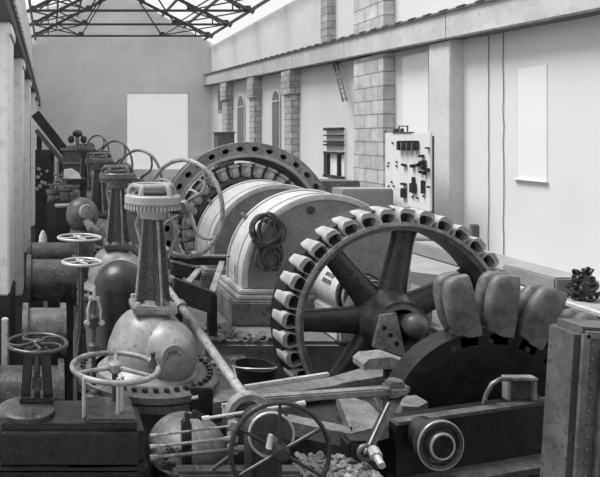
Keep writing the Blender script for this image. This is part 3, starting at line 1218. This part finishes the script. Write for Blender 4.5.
b.prism([(cc.x - .15, 13.0, q1.z), (cc.x + .2, 13.0, q1.z), (cc.x + .16, 13.05, q1.z + .1), (cc.x + .02, 13.05, q1.z + .19), (cc.x - .14, 13.05, q1.z + .17)], (0, .28, 0))
tag(b.build('white_bundle', WHITE), 'white cloth bundle lying on the dark bench', 'bundle')
# round casing in front of third pillar
q = P(82, 215, 9.5)
t = thing('pump_casing', 'grey rounded pump casing at the foot of the third pillar', 'pump', (q.x, 9.5, FL))
b = MB()
b.sphere(q, (.24, .22, .26), 28)
b.lathe([(.18, FL), (.18, q.z - .2)], (q.x, q.y, 0), (0, 0, 1), 24)
b.build('casing', IRON_MID, t)
b = MB()
b.lathe([(.12, 0), (.1, .04), (.03, .05)], q + V((.06, -.19, .06)), (.25, -1, .2), 20)
b.tube([q + V((.05, -.2, -.06)), q + V((.12, -.3, -.16)), q + V((.22, -.32, -.2))], [.06, .07, .04], seg=12)
b.build('nozzle', IRON_LIGHT, t)
# fittings column of small pale blobs against left wall
t = thing('fittings_rack', 'dark rack with rows of small bright fittings under the timber stair', 'rack', (-.4, 15.5, FL))
b = MB()
a, c = P(35, 150, 15), P(50, 190, 15)
b.box(((a.x + c.x) / 2, 15.3, (a.z + FL) / 2), (c.x - a.x, .3, a.z - FL))
b.build('back_board', WOOD, t)
b = MB()
for px, py in ((39, 169), (41, 174), (38, 177), (42, 182), (40, 186), (45, 183), (37, 189), (47, 171)):
    q = P(px, py, 15.1)
    b.box(q, (random.uniform(.05, .1), .06, random.uniform(.05, .1)), Euler((0, random.random(), 0)), .01)
build_each(b, 'fitting', PAINT_PALE_LIT, t)

# ================================================================== CENTRE: frame behind, pipe, pail, rubble
t = thing('channel_frame', 'dark steel channel frame between front pillar and the housings', 'frame', (1.9, 8.2, FL))
b = MB()
def channel(a, c, h):
    d = (V(c) - V(a))
    b.bar(V(a) - V((0, 0, h / 2)), V(c) - V((0, 0, h / 2)), .04, h)
channel(P(172, 277, 7.3), P(213, 292, 7.75), .26)
channel(P(172, 261, 8.0), P(200, 268, 8.2), .16)
channel(P(172, 256, 8.7), P(226, 256, 8.7), .12)
build_each(b, 'web', IRON_BLACK, t)
b = MB()
for a, c in ((P(172, 277, 7.3), P(213, 292, 7.75)), (P(172, 261, 8.0), P(200, 268, 8.2)), (P(172, 256, 8.7), P(230, 256, 8.7)), (P(200, 268, 8.2), P(186, 285, 7.5)), (P(222, 262, 8.6), P(212, 292, 7.75))):
    b.bar(a, c, .07, .025)
b.build('top_flange', IRON_LIGHT, t)
b = MB()
for q in (P(174, 282, 7.4), P(212, 295, 7.75), P(178, 262, 8.3)):
    zf = .32 if q.x > 1.8 and q.y > 7.5 else FL
    b.box((q.x, q.y, (q.z + zf) / 2), (.1, .1, q.z - zf))
build_each(b, 'leg', IRON_BLACK, t)
# diagonal pipe
pa, pb = P(168, 288, 6.05), P(249, 403, 4.45)
t = thing('slanting_pipe', 'long pale slanting rod from front pillar down to the curved quadrant', 'rod', pb)
b = MB()
pm = pa.lerp(pb, .2)
b.cyl(pm, pb, .034, .036, 18)
b.build('rod_tube', IRON_LIGHT, t)
b = MB()
b.cyl(pa, pm, .028, seg=14)
b.cyl(pm + (pa - pb).normalized() * .03, pm - (pa - pb).normalized() * .04, .052, seg=16)
b.build('collar', IRON_LIGHT, t)
b = MB()
b.cyl(pb, pb + (pb - pa).normalized() * .06, .026, seg=12)
b.build('tip', STEEL, t)
# lower foundation and pail
struct(MB().box((1.87, 6.55, (FL + .22) / 2), (.72, 1.7, .22 - FL), bev=.03).build('floor_step', PITM))
q = P(258, 380, 6.1)
t = thing('iron_pail', 'dark iron pail with bright hoop left of the spoked wheel', 'pail', (q.x, 6.2, .22))
b = MB()
b.lathe([(.0, .0), (.15, .0), (.2, .3), (.18, .3), (.14, .03), (.0, .03)], (q.x, 6.2, .22), (0, 0, 1), 32, caps=False)
b.build('bowl', IRON_BLACK, t)
b = MB()
b.tube([(q.x + .2 * math.cos(a), 6.2 + .2 * math.sin(a), .5 - .05 * math.sin(a)) for a in [2 * PI * k / 24 for k in range(24)]], .008, True, 6)
b.tube([(q.x - .2, 6.2, .5), (q.x - .2, 6.05, .38), (q.x - .12, 5.98, .30), (q.x + .1, 5.98, .27)], .009, seg=6)
b.build('hoop', STEEL, t)
# rubble on the slab
b = MB()
for k in range(170):
    x = random.uniform(1.85, 2.9)
    y = random.uniform(7.52, 8.1)
    if y > 7.75 and x > 2.2:
        y = 7.6 + random.random() * .15
    if abs(x - 1.93) < .14 and abs(y - 7.75) < .14:
        continue
    r = random.uniform(.02, .06)
    b.box((x, y, .32 + r * .4), (r * 1.6, r * 1.3, r), Euler((random.random(), random.random(), random.random() * 3)), .008)
o = b.build('rubble', CONC)
tag(o, 'broken stone rubble strewn before the plinth of the roped housing', 'rubble', kind='stuff')
b = MB()
for k in range(90):
    x = random.uniform(1.55, 2.2)
    y = random.uniform(5.8, 7.3)
    if abs(x - q.x) < .3 and abs(y - 6.2) < .3:
        continue
    r = random.uniform(.02, .055)
    b.box((x, y, .22 + r * .4), (r * 1.6, r * 1.3, r), Euler((random.random(), random.random(), random.random() * 3)), .008)
o = b.build('gravel', CONC)
tag(o, 'loose stones scattered round the dark iron pail', 'gravel', kind='stuff')
struct(MB().box((1.86, 4.18, (FL + .56) / 2), (.5, .34, .56 - FL), bev=.03).build('floor_pad', CONC))
b = MB()
for k in range(110):
    x, y = random.uniform(1.64, 2.08), random.uniform(4.04, 4.33)
    r = random.uniform(.012, .035)
    b.box((x, y, .56 + r * .4), (r * 1.6, r * 1.3, r), Euler((random.random(), random.random(), random.random() * 3)), .006)
tag(b.build('rubble', BEDM), 'small broken stones between the upright handwheel and the hanging link', 'rubble', kind='stuff')
# rope coil on housing face
b = MB()
qy = 8.20
for k in range(15):
    up = k < 9
    c = P(267 + random.uniform(-5, 5), 231 + random.uniform(-3, 4), qy) if up else P(269 + random.uniform(-3, 4), 256 + random.uniform(-3, 3), qy)
    rx = random.uniform(.12, .21) if up else random.uniform(.06, .14)
    rz_ = random.uniform(.17, .25) if up else random.uniform(.13, .19)
    tl = random.uniform(-.4, .4)
    pts = []
    for i in range(22):
        a = 2 * PI * i / 22
        u, w_ = rx * math.cos(a), rz_ * math.sin(a)
        pts.append(c + V((u * math.cos(tl) - w_ * math.sin(tl), random.uniform(-.02, .02) - .02 * (k % 3), u * math.sin(tl) + w_ * math.cos(tl))))
    b.tube(pts, .017, True, 6)
for k in range(3):
    b.tube([P(255, 238 + k * 4, qy - .03), P(268, 243 + k, qy - .08), P(282, 236 - k * 3, qy - .03)], .018, seg=6)
b.cyl((P(267, 222, qy).x, 8.29, P(267, 222, qy).z), (P(267, 222, qy).x, 8.1, P(267, 222, qy).z), .02, seg=8)
tag(b.build('rope_coil', ROPE), 'coil of dark rope hung on the front of the rounded housing', 'rope')

# ================================================================== FRONT BED FRAME
ZB = .655
t = thing('bed_plate', 'skewed iron bed plate with slots in front of the spoked wheel', 'bed plate', (Pz(320, 400, ZB).x, Pz(320, 400, ZB).y, FL))
b = MB()
for poly in ([(213, 391), (330, 377), (333, 386), (213, 403)],
             [(330, 377), (383, 362), (383, 376), (343, 383), (333, 386)],
             [(336, 392), (368, 402), (389, 424), (352, 433)],
             [(288, 414), (352, 427), (352, 434), (286, 421)],
             [(222, 408), (300, 399), (305, 404), (222, 414)],
             [(392, 397), (416, 395), (428, 402), (418, 407), (402, 406)]):
    b.prism([Pz(x, y, ZB) for x, y in poly], (0, 0, -.10))
build_each(b, 'deck', BEDM, t)
b = MB()
poly = [(213, 391), (330, 377), (382, 362), (383, 402), (386, 420), (352, 432), (286, 421), (213, 425)]
b.prism([Pz(x, y, ZB - .14) for x, y in poly], (0, 0, FL - ZB + .14))
b.build('bed', IRON_DARK, t)
b = MB()
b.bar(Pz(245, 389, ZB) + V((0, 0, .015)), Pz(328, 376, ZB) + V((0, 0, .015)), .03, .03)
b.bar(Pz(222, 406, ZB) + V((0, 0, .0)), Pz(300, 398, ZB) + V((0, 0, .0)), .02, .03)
b.build('bright_edge', PAINT_PALE_LIT, t)
# pedestal under the wheel hub
b = MB()
b.prism([(2.74, 5.68, ZB), (3.2, 5.72, ZB), (3.2, 5.72, ZB + .03), (3.0, 5.72, ZB + .10), (2.80, 5.70, ZB + .09), (2.74, 5.68, ZB + .05)], (0, .2, 0))
tag(b.build('hub_saddle', IRON_LIGHT), 'pale saddle plate on the bed below the hub of the spoked wheel', 'plate')
# front girder
t = thing('front_girder', 'long black girder in front of the dark runner, flanged ring on it', 'girder', (Pz(470, 415, ZB).x, 4.75, FL))
b = MB()
A, B = Pz(396, 425, ZB), Pz(556, 402, ZB)
b.prism([A, B, B + V((-.03, .16, 0)), A + V((-.03, .16, 0))], (0, 0, -.5))
b.build('web', IRON_BLACK, t)
b = MB()
dv = (B - A).normalized()
b.bar(A + V((0, .02, .012)), B + V((0, .02, .012)), .07, .025)
b.build('top_flange', IRON_MID, t)
b = MB()
A2, B2 = A + V((.0, -.05, -.40)), B + V((0, -.05, -.40))
b.bar(A2, B2, .22, .05)
b.bar(A2 + V((0, -.1, -.06)), B2 + V((0, -.1, -.06)), .2, .04)
b.build('bottom_flange', IRON_MID, t)
b = MB()
for f_ in (.1, .5, .9):
    q = A.lerp(B, f_)
    b.box((q.x - .02, q.y + .09, (FL + ZB - .45) / 2), (.2, .14, ZB - .45 - FL))
build_each(b, 'leg', IRON_BLACK, t)
# flanged pipe mouth
q = P(437, 443, 4.47)
t = thing('pipe_flange', 'round bright-rimmed pipe mouth on the front of the black girder', 'pipe', (q.x, q.y, q.z - .18))
nrm = V((.12, -1, 0)).normalized()
b = MB()
b.lathe([(.07, -.02), (.165, -.02), (.172, .0), (.172, .03), (.16, .045), (.14, .04), (.13, .015), (.11, .01), (.10, .05), (.075, .06), (.07, .02), (.07, -.02)], q, nrm, 44, caps=False)
b.build('flange_ring', IRON_DARK, t)
b = MB()
b.torus(q + nrm * .05, nrm, .085, .011, 40, 8)
b.torus(q + nrm * .035, nrm, .166, .007, 48, 8)
build_each(b, 'bright_rim', STEEL, t)
b = MB()
b.cyl(q - nrm * .16, q - nrm * .0, .12, seg=30)
b.build('pipe_barrel', IRON_BLACK, t)
# lever arm and link
a, c = P(262, 399, 4.45), P(392, 390, 4.42)
t = thing('lever_arm', 'long flat iron lever with a rounded knuckle at its end', 'lever', (c.x, c.y, c.z - .05))
b = MB()
b.bar(a, c, .07, .05, .01)
b.build('arm', BEDM, t)
b = MB()
b.box(c + V((.02, 0, .01)), (.17, .14, .10), Euler((0, -.05, .05)), .035)
b.cyl(c + V((.02, 0, .05)), c + V((.02, 0, .07)), .045, seg=20)
b.build('knuckle', IRON_MID, t)
e_ = P(368, 452, 4.2)
t = thing('link_rod', 'flat black link hanging from the lever knuckle to a bright nut', 'link', (e_.x, e_.y, e_.z - .06))
b = MB()
top_ = P(396, 399, 4.38)
dd = (e_ - top_)
side = V((.055, 0, .02))
b.prism([top_ - side, top_ + side, e_ + side * .5, e_ - side * .5], (0, .03, 0))
b.build('plate', IRON_BLACK, t)
b = MB()
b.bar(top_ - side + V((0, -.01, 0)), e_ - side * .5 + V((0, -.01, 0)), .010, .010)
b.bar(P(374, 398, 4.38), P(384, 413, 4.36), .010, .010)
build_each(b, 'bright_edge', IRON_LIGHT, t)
b = MB()
b.torus(e_ + V((-.02, -.01, 0)), (0, 1, 0), .045, .014, 24, 8)
b.build('eye', IRON_MID, t)
b = MB()
n0, n1 = P(373, 450, 4.18), P(382, 466, 4.05)
b.cyl(n0, n0.lerp(n1, .45), .038, seg=8)
b.cyl(n0.lerp(n1, .45), n1, .024, seg=12)
b.cyl(n0, e_ + V((.01, .02, 0)), .025, seg=10)
b.build('nut', STEEL, t)
t = thing('link_stand', 'black iron stand behind the bright nut of the hanging link', 'stand', (e_.x, 4.3, FL))
b = MB()
b.box((e_.x, 4.32, (e_.z + .04 + FL) / 2), (.2, .14, e_.z + .04 - FL), bev=.02)
b.build('stand_block', IRON_BLACK, t)
# gear box block
q0, q1 = P(504, 378, 4.98), P(535, 408, 4.98)
t = thing('gear_block', 'small mottled iron block with lipped edges on the girder', 'block', ((q0.x + q1.x) / 2, 5.0, ZB + .028))
w_ = q1.x - q0.x
cx_ = (q0.x + q1.x) / 2
zt_ = q0.z
b = MB()
b.box((cx_, 5.0, (zt_ + ZB + .028) / 2), (w_ - .05, .05, zt_ - ZB - .028), bev=.01)
b.build('body', IRON_MID, t)
b = MB()
for s in (-1, 1):
    b.box((cx_ + s * (w_ / 2 - .02), 4.98, (zt_ + ZB + .028) / 2), (.025, .08, zt_ - ZB - .028), bev=.006)
b.box((cx_, 4.98, zt_), (w_, .08, .025), bev=.006)
build_each(b, 'lip', IRON_LIGHT, t)
b = MB()
b.tube([P(512, 379, 4.9), P(500, 379, 4.9), P(492, 384, 4.9), P(486, 395, 4.9), P(484, 404, 4.92)], .016, seg=8)
b.build('handle', IRON_MID, t)
# front handwheel
q = P(280, 452, 3.6)
t = thing('front_handwheel', 'upright six-spoked dark handwheel at the bottom of the scene', 'handwheel', (q.x, 3.75, FL))
b = MB()
handwheel(b, q, (0, -1, 0), .272, .013, 6, a0=PI / 2, hubr=.05)
b.build('handwheel', IRON_BLACK, t)
b = MB()
g = P(267, 441, 3.55)
b.cyl(g + V((.01, 0, -.04)), g + V((.02, -.0, .035)), .018, .012, 12)
b.build('grip', STEEL, t)
b = MB()
b.cyl(q + V((0, .02, 0)), q + V((0, .42, 0)), .035, seg=16)
b.build('axle', IRON_MID, t)
b = MB()
b.lathe([(.06, 0), (.125, .0), (.13, .02), (.13, .06), (.06, .06)], q + V((0, .14, .03)), (0, 1, 0), 36)
dsk = b.build('disc', IRON_DARK, t)
b = MB()
b.torus(q + V((0, .14, .03)), (0, 1, 0), .128, .008, 40, 6)
b.build('disc_rim', STEEL, dsk)
b = MB()
b.box((q.x, 3.9, (q.z - .02 + FL) / 2), (.18, .2, q.z - .02 - FL + .06), bev=.03)
b.lathe([(.1, -.1), (.1, .1)], (q.x, 3.9, q.z), (0, 1, 0), 24)
b.build('stand', IRON_BLACK, t)
# quadrant (light half ring)
q = P(250, 417, 4.36)
t = thing('quadrant', 'pale half-round iron quadrant at the foot of the slanting rod', 'quadrant', (q.x, 4.4, FL))
b = MB()
n = 20
ri, ro = .118, .155
pts = [(q.x + ro * math.cos(PI * k / n), q.z + ro * math.sin(PI * k / n)) for k in range(n + 1)] + [(q.x + ri * math.cos(PI * k / n), q.z + ri * math.sin(PI * k / n)) for k in range(n, -1, -1)]
for k in range(n):
    a, c, d, f_ = pts[k], pts[k + 1], pts[2 * n + 1 - k - 1], pts[2 * n + 1 - k]
    b._add([(a[0], 4.34, a[1]), (c[0], 4.34, c[1]), (d[0], 4.34, d[1]), (f_[0], 4.34, f_[1]), (a[0], 4.42, a[1]), (c[0], 4.42, c[1]), (d[0], 4.42, d[1]), (f_[0], 4.42, f_[1])],
           [(0, 1, 2, 3), (4, 5, 6, 7), (0, 1, 5, 4), (2, 3, 7, 6)] + ([(0, 3, 7, 4)] if k == 0 else []) + ([(1, 2, 6, 5)] if k == n - 1 else []))
b.build('arc', IRON_LIGHT, t)
b = MB()
b.lathe([(.095, 0), (.095, .05)], (q.x, 4.36, q.z), (0, 1, 0), 30)
b.box((q.x, 4.38, (q.z + FL) / 2), (.28, .12, q.z - FL), bev=.02)
b.build('stand', IRON_DARK, t)
b = MB()
for dz in (-.06, -.12):
    b.cyl((q.x + .06, 4.33, q.z + dz), (q.x + .06, 4.29, q.z + dz), .025, seg=8)
build_each(b, 'nut', IRON_LIGHT, t)
# dark upright plate
a, c = P(190, 387, 4.98), P(212, 416, 4.98)
b = MB()
b.box(((a.x + c.x) / 2, 4.98, (a.z + FL) / 2), (c.x - a.x, .06, a.z - FL), bev=.01)
tag(b.build('iron_plate', IRON_BLACK), 'black upright iron plate left of the bed plate', 'plate')
# rods
rods = [((202, 419), (305, 403), 4.22, .014, STEEL, 'pale control rod crossing in front of the quadrant'),
        ((150, 436), (238, 425), 4.25, .010, IRON_LIGHT, 'thin rod just under the pale control rod, reaching the black chest'),
        ((150, 447), (232, 438), 4.22, .012, IRON_LIGHT, 'grey rod midway in the stack left of the handwheel'),
        ((150, 458), (245, 448), 4.2, .017, IRON_MID, 'lowest and thickest rod left of the handwheel'),
        ((138, 409), (198, 397), 4.95, .012, STEEL, 'bright thin rod between the domed body and the black plate')]
for (a, c, Y, r, m, lb) in rods:
    A, B = P(a[0], a[1], Y), P(c[0], c[1], Y)
    b = MB()
    r *= .75
    b.cyl(A, B, r, seg=10)
    dd = (B - A).normalized()
    b.cyl(A, A + dd * .05, r * 1.7, seg=8)
    b.cyl(B - dd * .05, B, r * 1.7, seg=8)
    tag(b.build('control_rod', m), lb, 'rod', 'control rods at the front')
# rod bracket stand
t = thing('rod_bracket', 'dark iron bracket post carrying the ends of the control rods', 'bracket', (P(232, 440, 4.24).x, 4.24, FL))
q = P(236, 424, 4.3)
b = MB()
b.box((q.x, 4.30, (q.z + .03 + FL) / 2), (.07, .08, q.z + .03 - FL), bev=.01)
b.build('post', IRON_DARK, t)
b = MB()
for py in (425, 437, 449):
    b.box(P(233, py, 4.25), (.06, .08, .05), bev=.01)
build_each(b, 'clamp', IRON_LIGHT, t)
# knuckle on the left end of the pale rod
t = thing('rod_knuckle', 'small dark forked knuckle at the left end of the pale rod', 'knuckle', (P(196, 418, 4.25).x, 4.25, FL))
q = P(197, 416, 4.25)
b = MB()
b.bar(q + V((-.03, 0, .03)), q + V((.05, 0, -.02)), .04, .04, .01)
b.bar(q + V((-.07, 0, .03)), q + V((-.06, 0, -.06)), .03, .03, .01)
b.bar(q + V((-.07, 0, .0)), q + V((.03, 0, .0)), .03, .03, .01)
b.build('fork', IRON_BLACK, t)
b = MB()
b.box((q.x - .06, 4.30, (q.z - .05 + FL) / 2), (.06, .08, q.z - .05 - FL), bev=.01)
b.build('stand', IRON_BLACK, t)
# pale sloping cover behind rods
t = thing('sloping_cover', 'pale sloping cast cover behind the control rods', 'cover', (P(200, 440, 4.6).x, 4.7, FL))
b = MB()
q = P(188, 448, 4.6)
prof = []
for k in range(9):
    a = PI / 2 * k / 8
    prof.append((.26 * math.cos(a) + .02, .24 * math.sin(a)))
b.lathe([(.28, -.06)] + prof, (q.x, 4.62, q.z - .02), (0, 0, 1), 40)
b.build('cover', BEDM, t)
b = MB()
b.lathe([(.26, FL), (.26, q.z - .07)], (q.x, 4.62, 0), (0, 0, 1), 32)
b.build('drum', IRON_BLACK, t)
b = MB()
for px, py in ((170, 450), (178, 452), (165, 456)):
    b.box(P(px, py, 4.36), (.05, .05, .05), Euler((.3, .2, .5)), .012)
b.box(P(168, 466, 4.36), (.12, .05, .05), Euler((0, .2, 0)), .012)
b.build('bolt', IRON_DARK, t)
# low clutter right of the link: floor beam at bottom
t = thing('floor_trough', 'low dark iron trough with rusty edge at the bottom', 'trough', (P(200, 470, 4.2).x, 4.1, FL))
b = MB()
a, c = P(155, 468, 4.12), P(345, 468, 4.12)
b.box(((a.x + c.x) / 2 - .08, 4.12, (FL + a.z) / 2), (c.x - a.x - .4, .12, a.z - FL), bev=.02)
b.build('trough_wall', IRON_DARK, t)
b = MB()
b.bar(P(212, 470, 4.02), P(228, 458, 4.04), .02, .02)
b.build('bolt', IRON_DARK, t)

# ================================================================== RIGHT FOREGROUND TANK
t = thing('sheet_tank', 'large riveted sheet-iron tank at the right edge of the scene', 'tank', (3.9, 4.15, FL))
Rm = Euler((0, math.radians(3.6), 0)).to_matrix()
zt_ = P(555, 337, 4.0).z
xl = P(551, 400, 4.0).x
cx_ = xl + .96
b = MB()
b.box((cx_, 4.15, (zt_ + FL) / 2), (1.7, .3, zt_ - FL), Rm, .05)
b.build('shell', SHEET, t)
b = MB()
def tp_(x, z):
    v = Rm @ V((x, 0, z))
    return V((cx_, 3.985, (zt_ + FL) / 2)) + v
hh = (zt_ - FL) / 2
b.bar(tp_(-.85 + .02, hh - .03), tp_(-.85 + .02, -hh + .1), .02, .04)
b.bar(tp_(-.85 + .02, hh - .03), tp_(.8, hh - .03), .02, .04)
b.bar(tp_(-.72, hh - .14), tp_(-.72, -hh + .1), .025, .02)
b.bar(tp_(-.72, hh - .12), tp_(-.2, hh - .42), .025, .02)
build_each(b, 'edge_strip', IRON_MID, t)
b = MB()
for k in range(24):
    q = tp_(-.78, hh - .1 - k * .08)
    b.sphere(q + V((0, 0.005, 0)), .011, 8)
build_each(b, 'rivet', IRON_MID, t)
# white-edged kerb strip behind tank
struct(MB().bar((8.28, 8.6, .02), (8.28, 11.9, .02), .12, .05).build('trim_5', PAINT_PALE_LIT))
# stone blocks on the raised floor
for (x, y, z, s, lb) in ((8.75, 11.6, 0, (.5, 1.2, .3), 'low pale stone block beside the dark chain heap'),
                         (8.7, 14.2, 0, (.7, 1.6, .28), 'low pale stone kerb on the floor under the wall cables')):
    b = MB()
    b.box((x, y, z + s[2] / 2), s, Euler((0, 0, .06)), .03)
    tag(b.build('stone_block', FLOORM), lb, 'stone')
# chain heap
b = MB()
q = P(584, 282, 10.7)
for k in range(46):
    a = random.uniform(0, 2 * PI)
    hh_ = random.uniform(.03, .50)
    rr = .17 * (1 - (hh_ / .62) ** 2) * random.random() ** .5 + .02
    c = V((q.x + rr * 1.1 * math.cos(a), 10.7 + rr * math.sin(a), hh_))
    b.torus(c, (random.uniform(-1, 1), random.uniform(-1, 1), random.uniform(-1, 1)), .055, .02, 12, 6)
b.lathe([(.14, 0), (.17, .1), (.13, .3), (.05, .45)], (q.x, 10.7, 0), (0, 0, 1), 14)
tag(b.build('chain_heap', IRON_BLACK), 'black heap of chain on the pale floor by the right wall', 'chain')
# small post behind wheel
q = P(464, 222, 12.3)
b = MB()
b.box((q.x, 12.0, (q.z + .0) / 2 + FL / 2), (.13, .13, q.z - FL), bev=.02)
tag(b.build('wall_post', WOOD_MID), 'short grey post rising just behind the top right of the spoked wheel', 'post')

# ================================================================== SWITCHBOARD
SX = 9.0
t = thing('switchboard', 'white marble switchboard with black instruments by the stone pier', 'switchboard', (SX, 16.4, 0))
def onp(px, py):
    Y = SX * F / (px - 50)
    return V((SX, Y, H - (py - 136) / F * Y))
ya, yb = SX * F / 380, SX * F / 335
b = MB()
b.box((SX + .03, (ya + yb) / 2, 1.85), (.05, ya - yb if ya > yb else yb - ya, 1.86), bev=.008)
b.build('panel', MARBLE, t)
b = MB()
for y in (ya + .06, yb - .06, (ya + yb) / 2):
    b.box((SX + .09, y, 1.35), (.06, .06, 2.7))
build_each(b, 'leg', IRON_DARK, t)
b = MB()
for px in (402, 407, 412, 417.5):
    q = onp(px, 145.5)
    b.box(q + V((-.05, 0, 0)), (.12, .17, .24), bev=.02)
build_each(b, 'meter', EBONITE, t)
b = MB()
for px in (404.5, 409.7, 415):
    q = onp(px, 145.5)
    b.box(q + V((-.06, 0, -.02)), (.08, .03, .2), bev=.01)
build_each(b, 'meter_trim', PAINT_PALE_LIT, t)
for nm, lst in (('knife_switch', [(405.5, 165, .18, .06), (414, 166, .14, .08), (419, 165, .2, .07), (424, 162, .24, .07), (423, 156, .16, .05), (425, 167, .14, .14), (429, 170, .12, .08), (426, 173, .1, .08), (422, 172, .08, .06)]),
                ('relay', [(414.5, 188, .22, .24), (405, 193, .18, .24), (405, 184, .2, .06), (424.5, 187, .08, .32), (415, 181, .05, .2), (429, 148, .12, .04), (430, 187, .05, .05)])):
    for px, py, w_, h_ in lst:
        q = onp(px, py)
        b = MB()
        b.box(q + V((-.04, 0, 0)), (.08, w_, h_), Euler((random.uniform(-.25, .25) if nm == 'knife_switch' else 0, 0, 0)), .012)
        b.build(nm, EBONITE, t)
b = MB()
for px, py in ((393, 143), (389, 163), (397, 162), (397, 166), (388, 166), (392, 182), (394, 186), (389, 186), (418, 198), (413, 197), (424, 196), (392, 199)):
    q = onp(px, py)
    b.cyl(q + V((-.03, 0, 0)), q + V((.01, 0, 0)), .025, seg=10)
build_each(b, 'terminal', EBONITE, t)
t = thing('insulator_frame', 'small dark bracket frame standing on top of the marble switchboard', 'bracket', (SX + .03, 16.8, 2.78))
b = MB()
q = onp(402, 131)
b.box((SX + .03, q.y, 2.79), (.1, .9, .03), bev=.01)
for dy in (-.2, .2):
    b.box((SX + .03, q.y + dy, 2.87), (.03, .03, .16))
b.box((SX + .03, q.y, 2.95), (.03, .43, .03))
b.build('frame', WOOD_MID, t)
b = MB()
for dy in (.05, .3, .4):
    b.lathe([(.05, 0), (.04, .05), (.05, .07), (.02, .1)], (SX + .03, q.y + dy, 2.8), (0, 0, 1), 12)
build_each(b, 'insulator', EBONITE, t)
b = MB()
b.cyl((SX + .03, yb + .1, 2.82), (SX + .03, ya - .6 if ya > yb else yb, 2.82), .02, seg=8)
bb = b.build('busbar', IRON_DARK, t)
# low things by the far right wall
for (px, py, Y, s, lb, m) in ((329, 186, 20.5, (1.5, 1.0), 'low grey stone box under the shuttered window', CONC),
                              (362, 194, 17.0, (1.3, .7), 'pale low slab on the floor beside the switchboard', FLOORM)):
    q = P(px, py, Y)
    zt_ = P(px, py - 6, Y).z
    b = MB()
    b.box((q.x, Y, zt_ / 2), (s[0], s[1], zt_), bev=.03)
    tag(b.build('floor_box', m), lb, 'box')
q = P(224, 132, 30)
b = MB()
b.box((q.x, 30, q.z / 2), (.75, .8, q.z), bev=.03)
b.box((q.x, 30, q.z - .03), (.85, .9, .06), bev=.01)
tag(b.build('tall_cupboard', WOOD_MID), 'tall grey cupboard standing beyond the top of the drilled ring', 'cupboard')

# ================================================================== CAMERA, LIGHT
cam = bpy.data.cameras.new('camera')
cam.sensor_width = 36
cam.lens = F / 600 * 36
cam.shift_x = (300 - 50) / 600
cam.shift_y = -(238.5 - 136) / 600
cam.clip_end = 200
co = bpy.data.objects.new('camera', cam)
co.location = (0, 0, H)
co.rotation_euler = (PI / 2, 0, 0)
COL.objects.link(co)
SC.camera = co
w = bpy.data.worlds.new('world')
SC.world = w
w.use_nodes = True
bg = w.node_tree.nodes['Background']
bg.inputs['Color'].default_value = (1, 1, 1, 1)
bg.inputs['Strength'].default_value = .95
sun = bpy.data.lights.new('sun', 'SUN')
sun.energy = 4.6
sun.angle = math.radians(25)
so = bpy.data.objects.new('sun', sun)
d = V((.5, -.12, -1)).normalized()
so.rotation_euler = d.to_track_quat('-Z', 'Y').to_euler()
so.location = (0, 0, 15)
COL.objects.link(so)
SC.view_settings.view_transform = 'Standard'
SC.view_settings.look = 'None'
SC.view_settings.gamma = 1
SC.view_settings.exposure = 0
SC.view_settings.use_curve_mapping = False
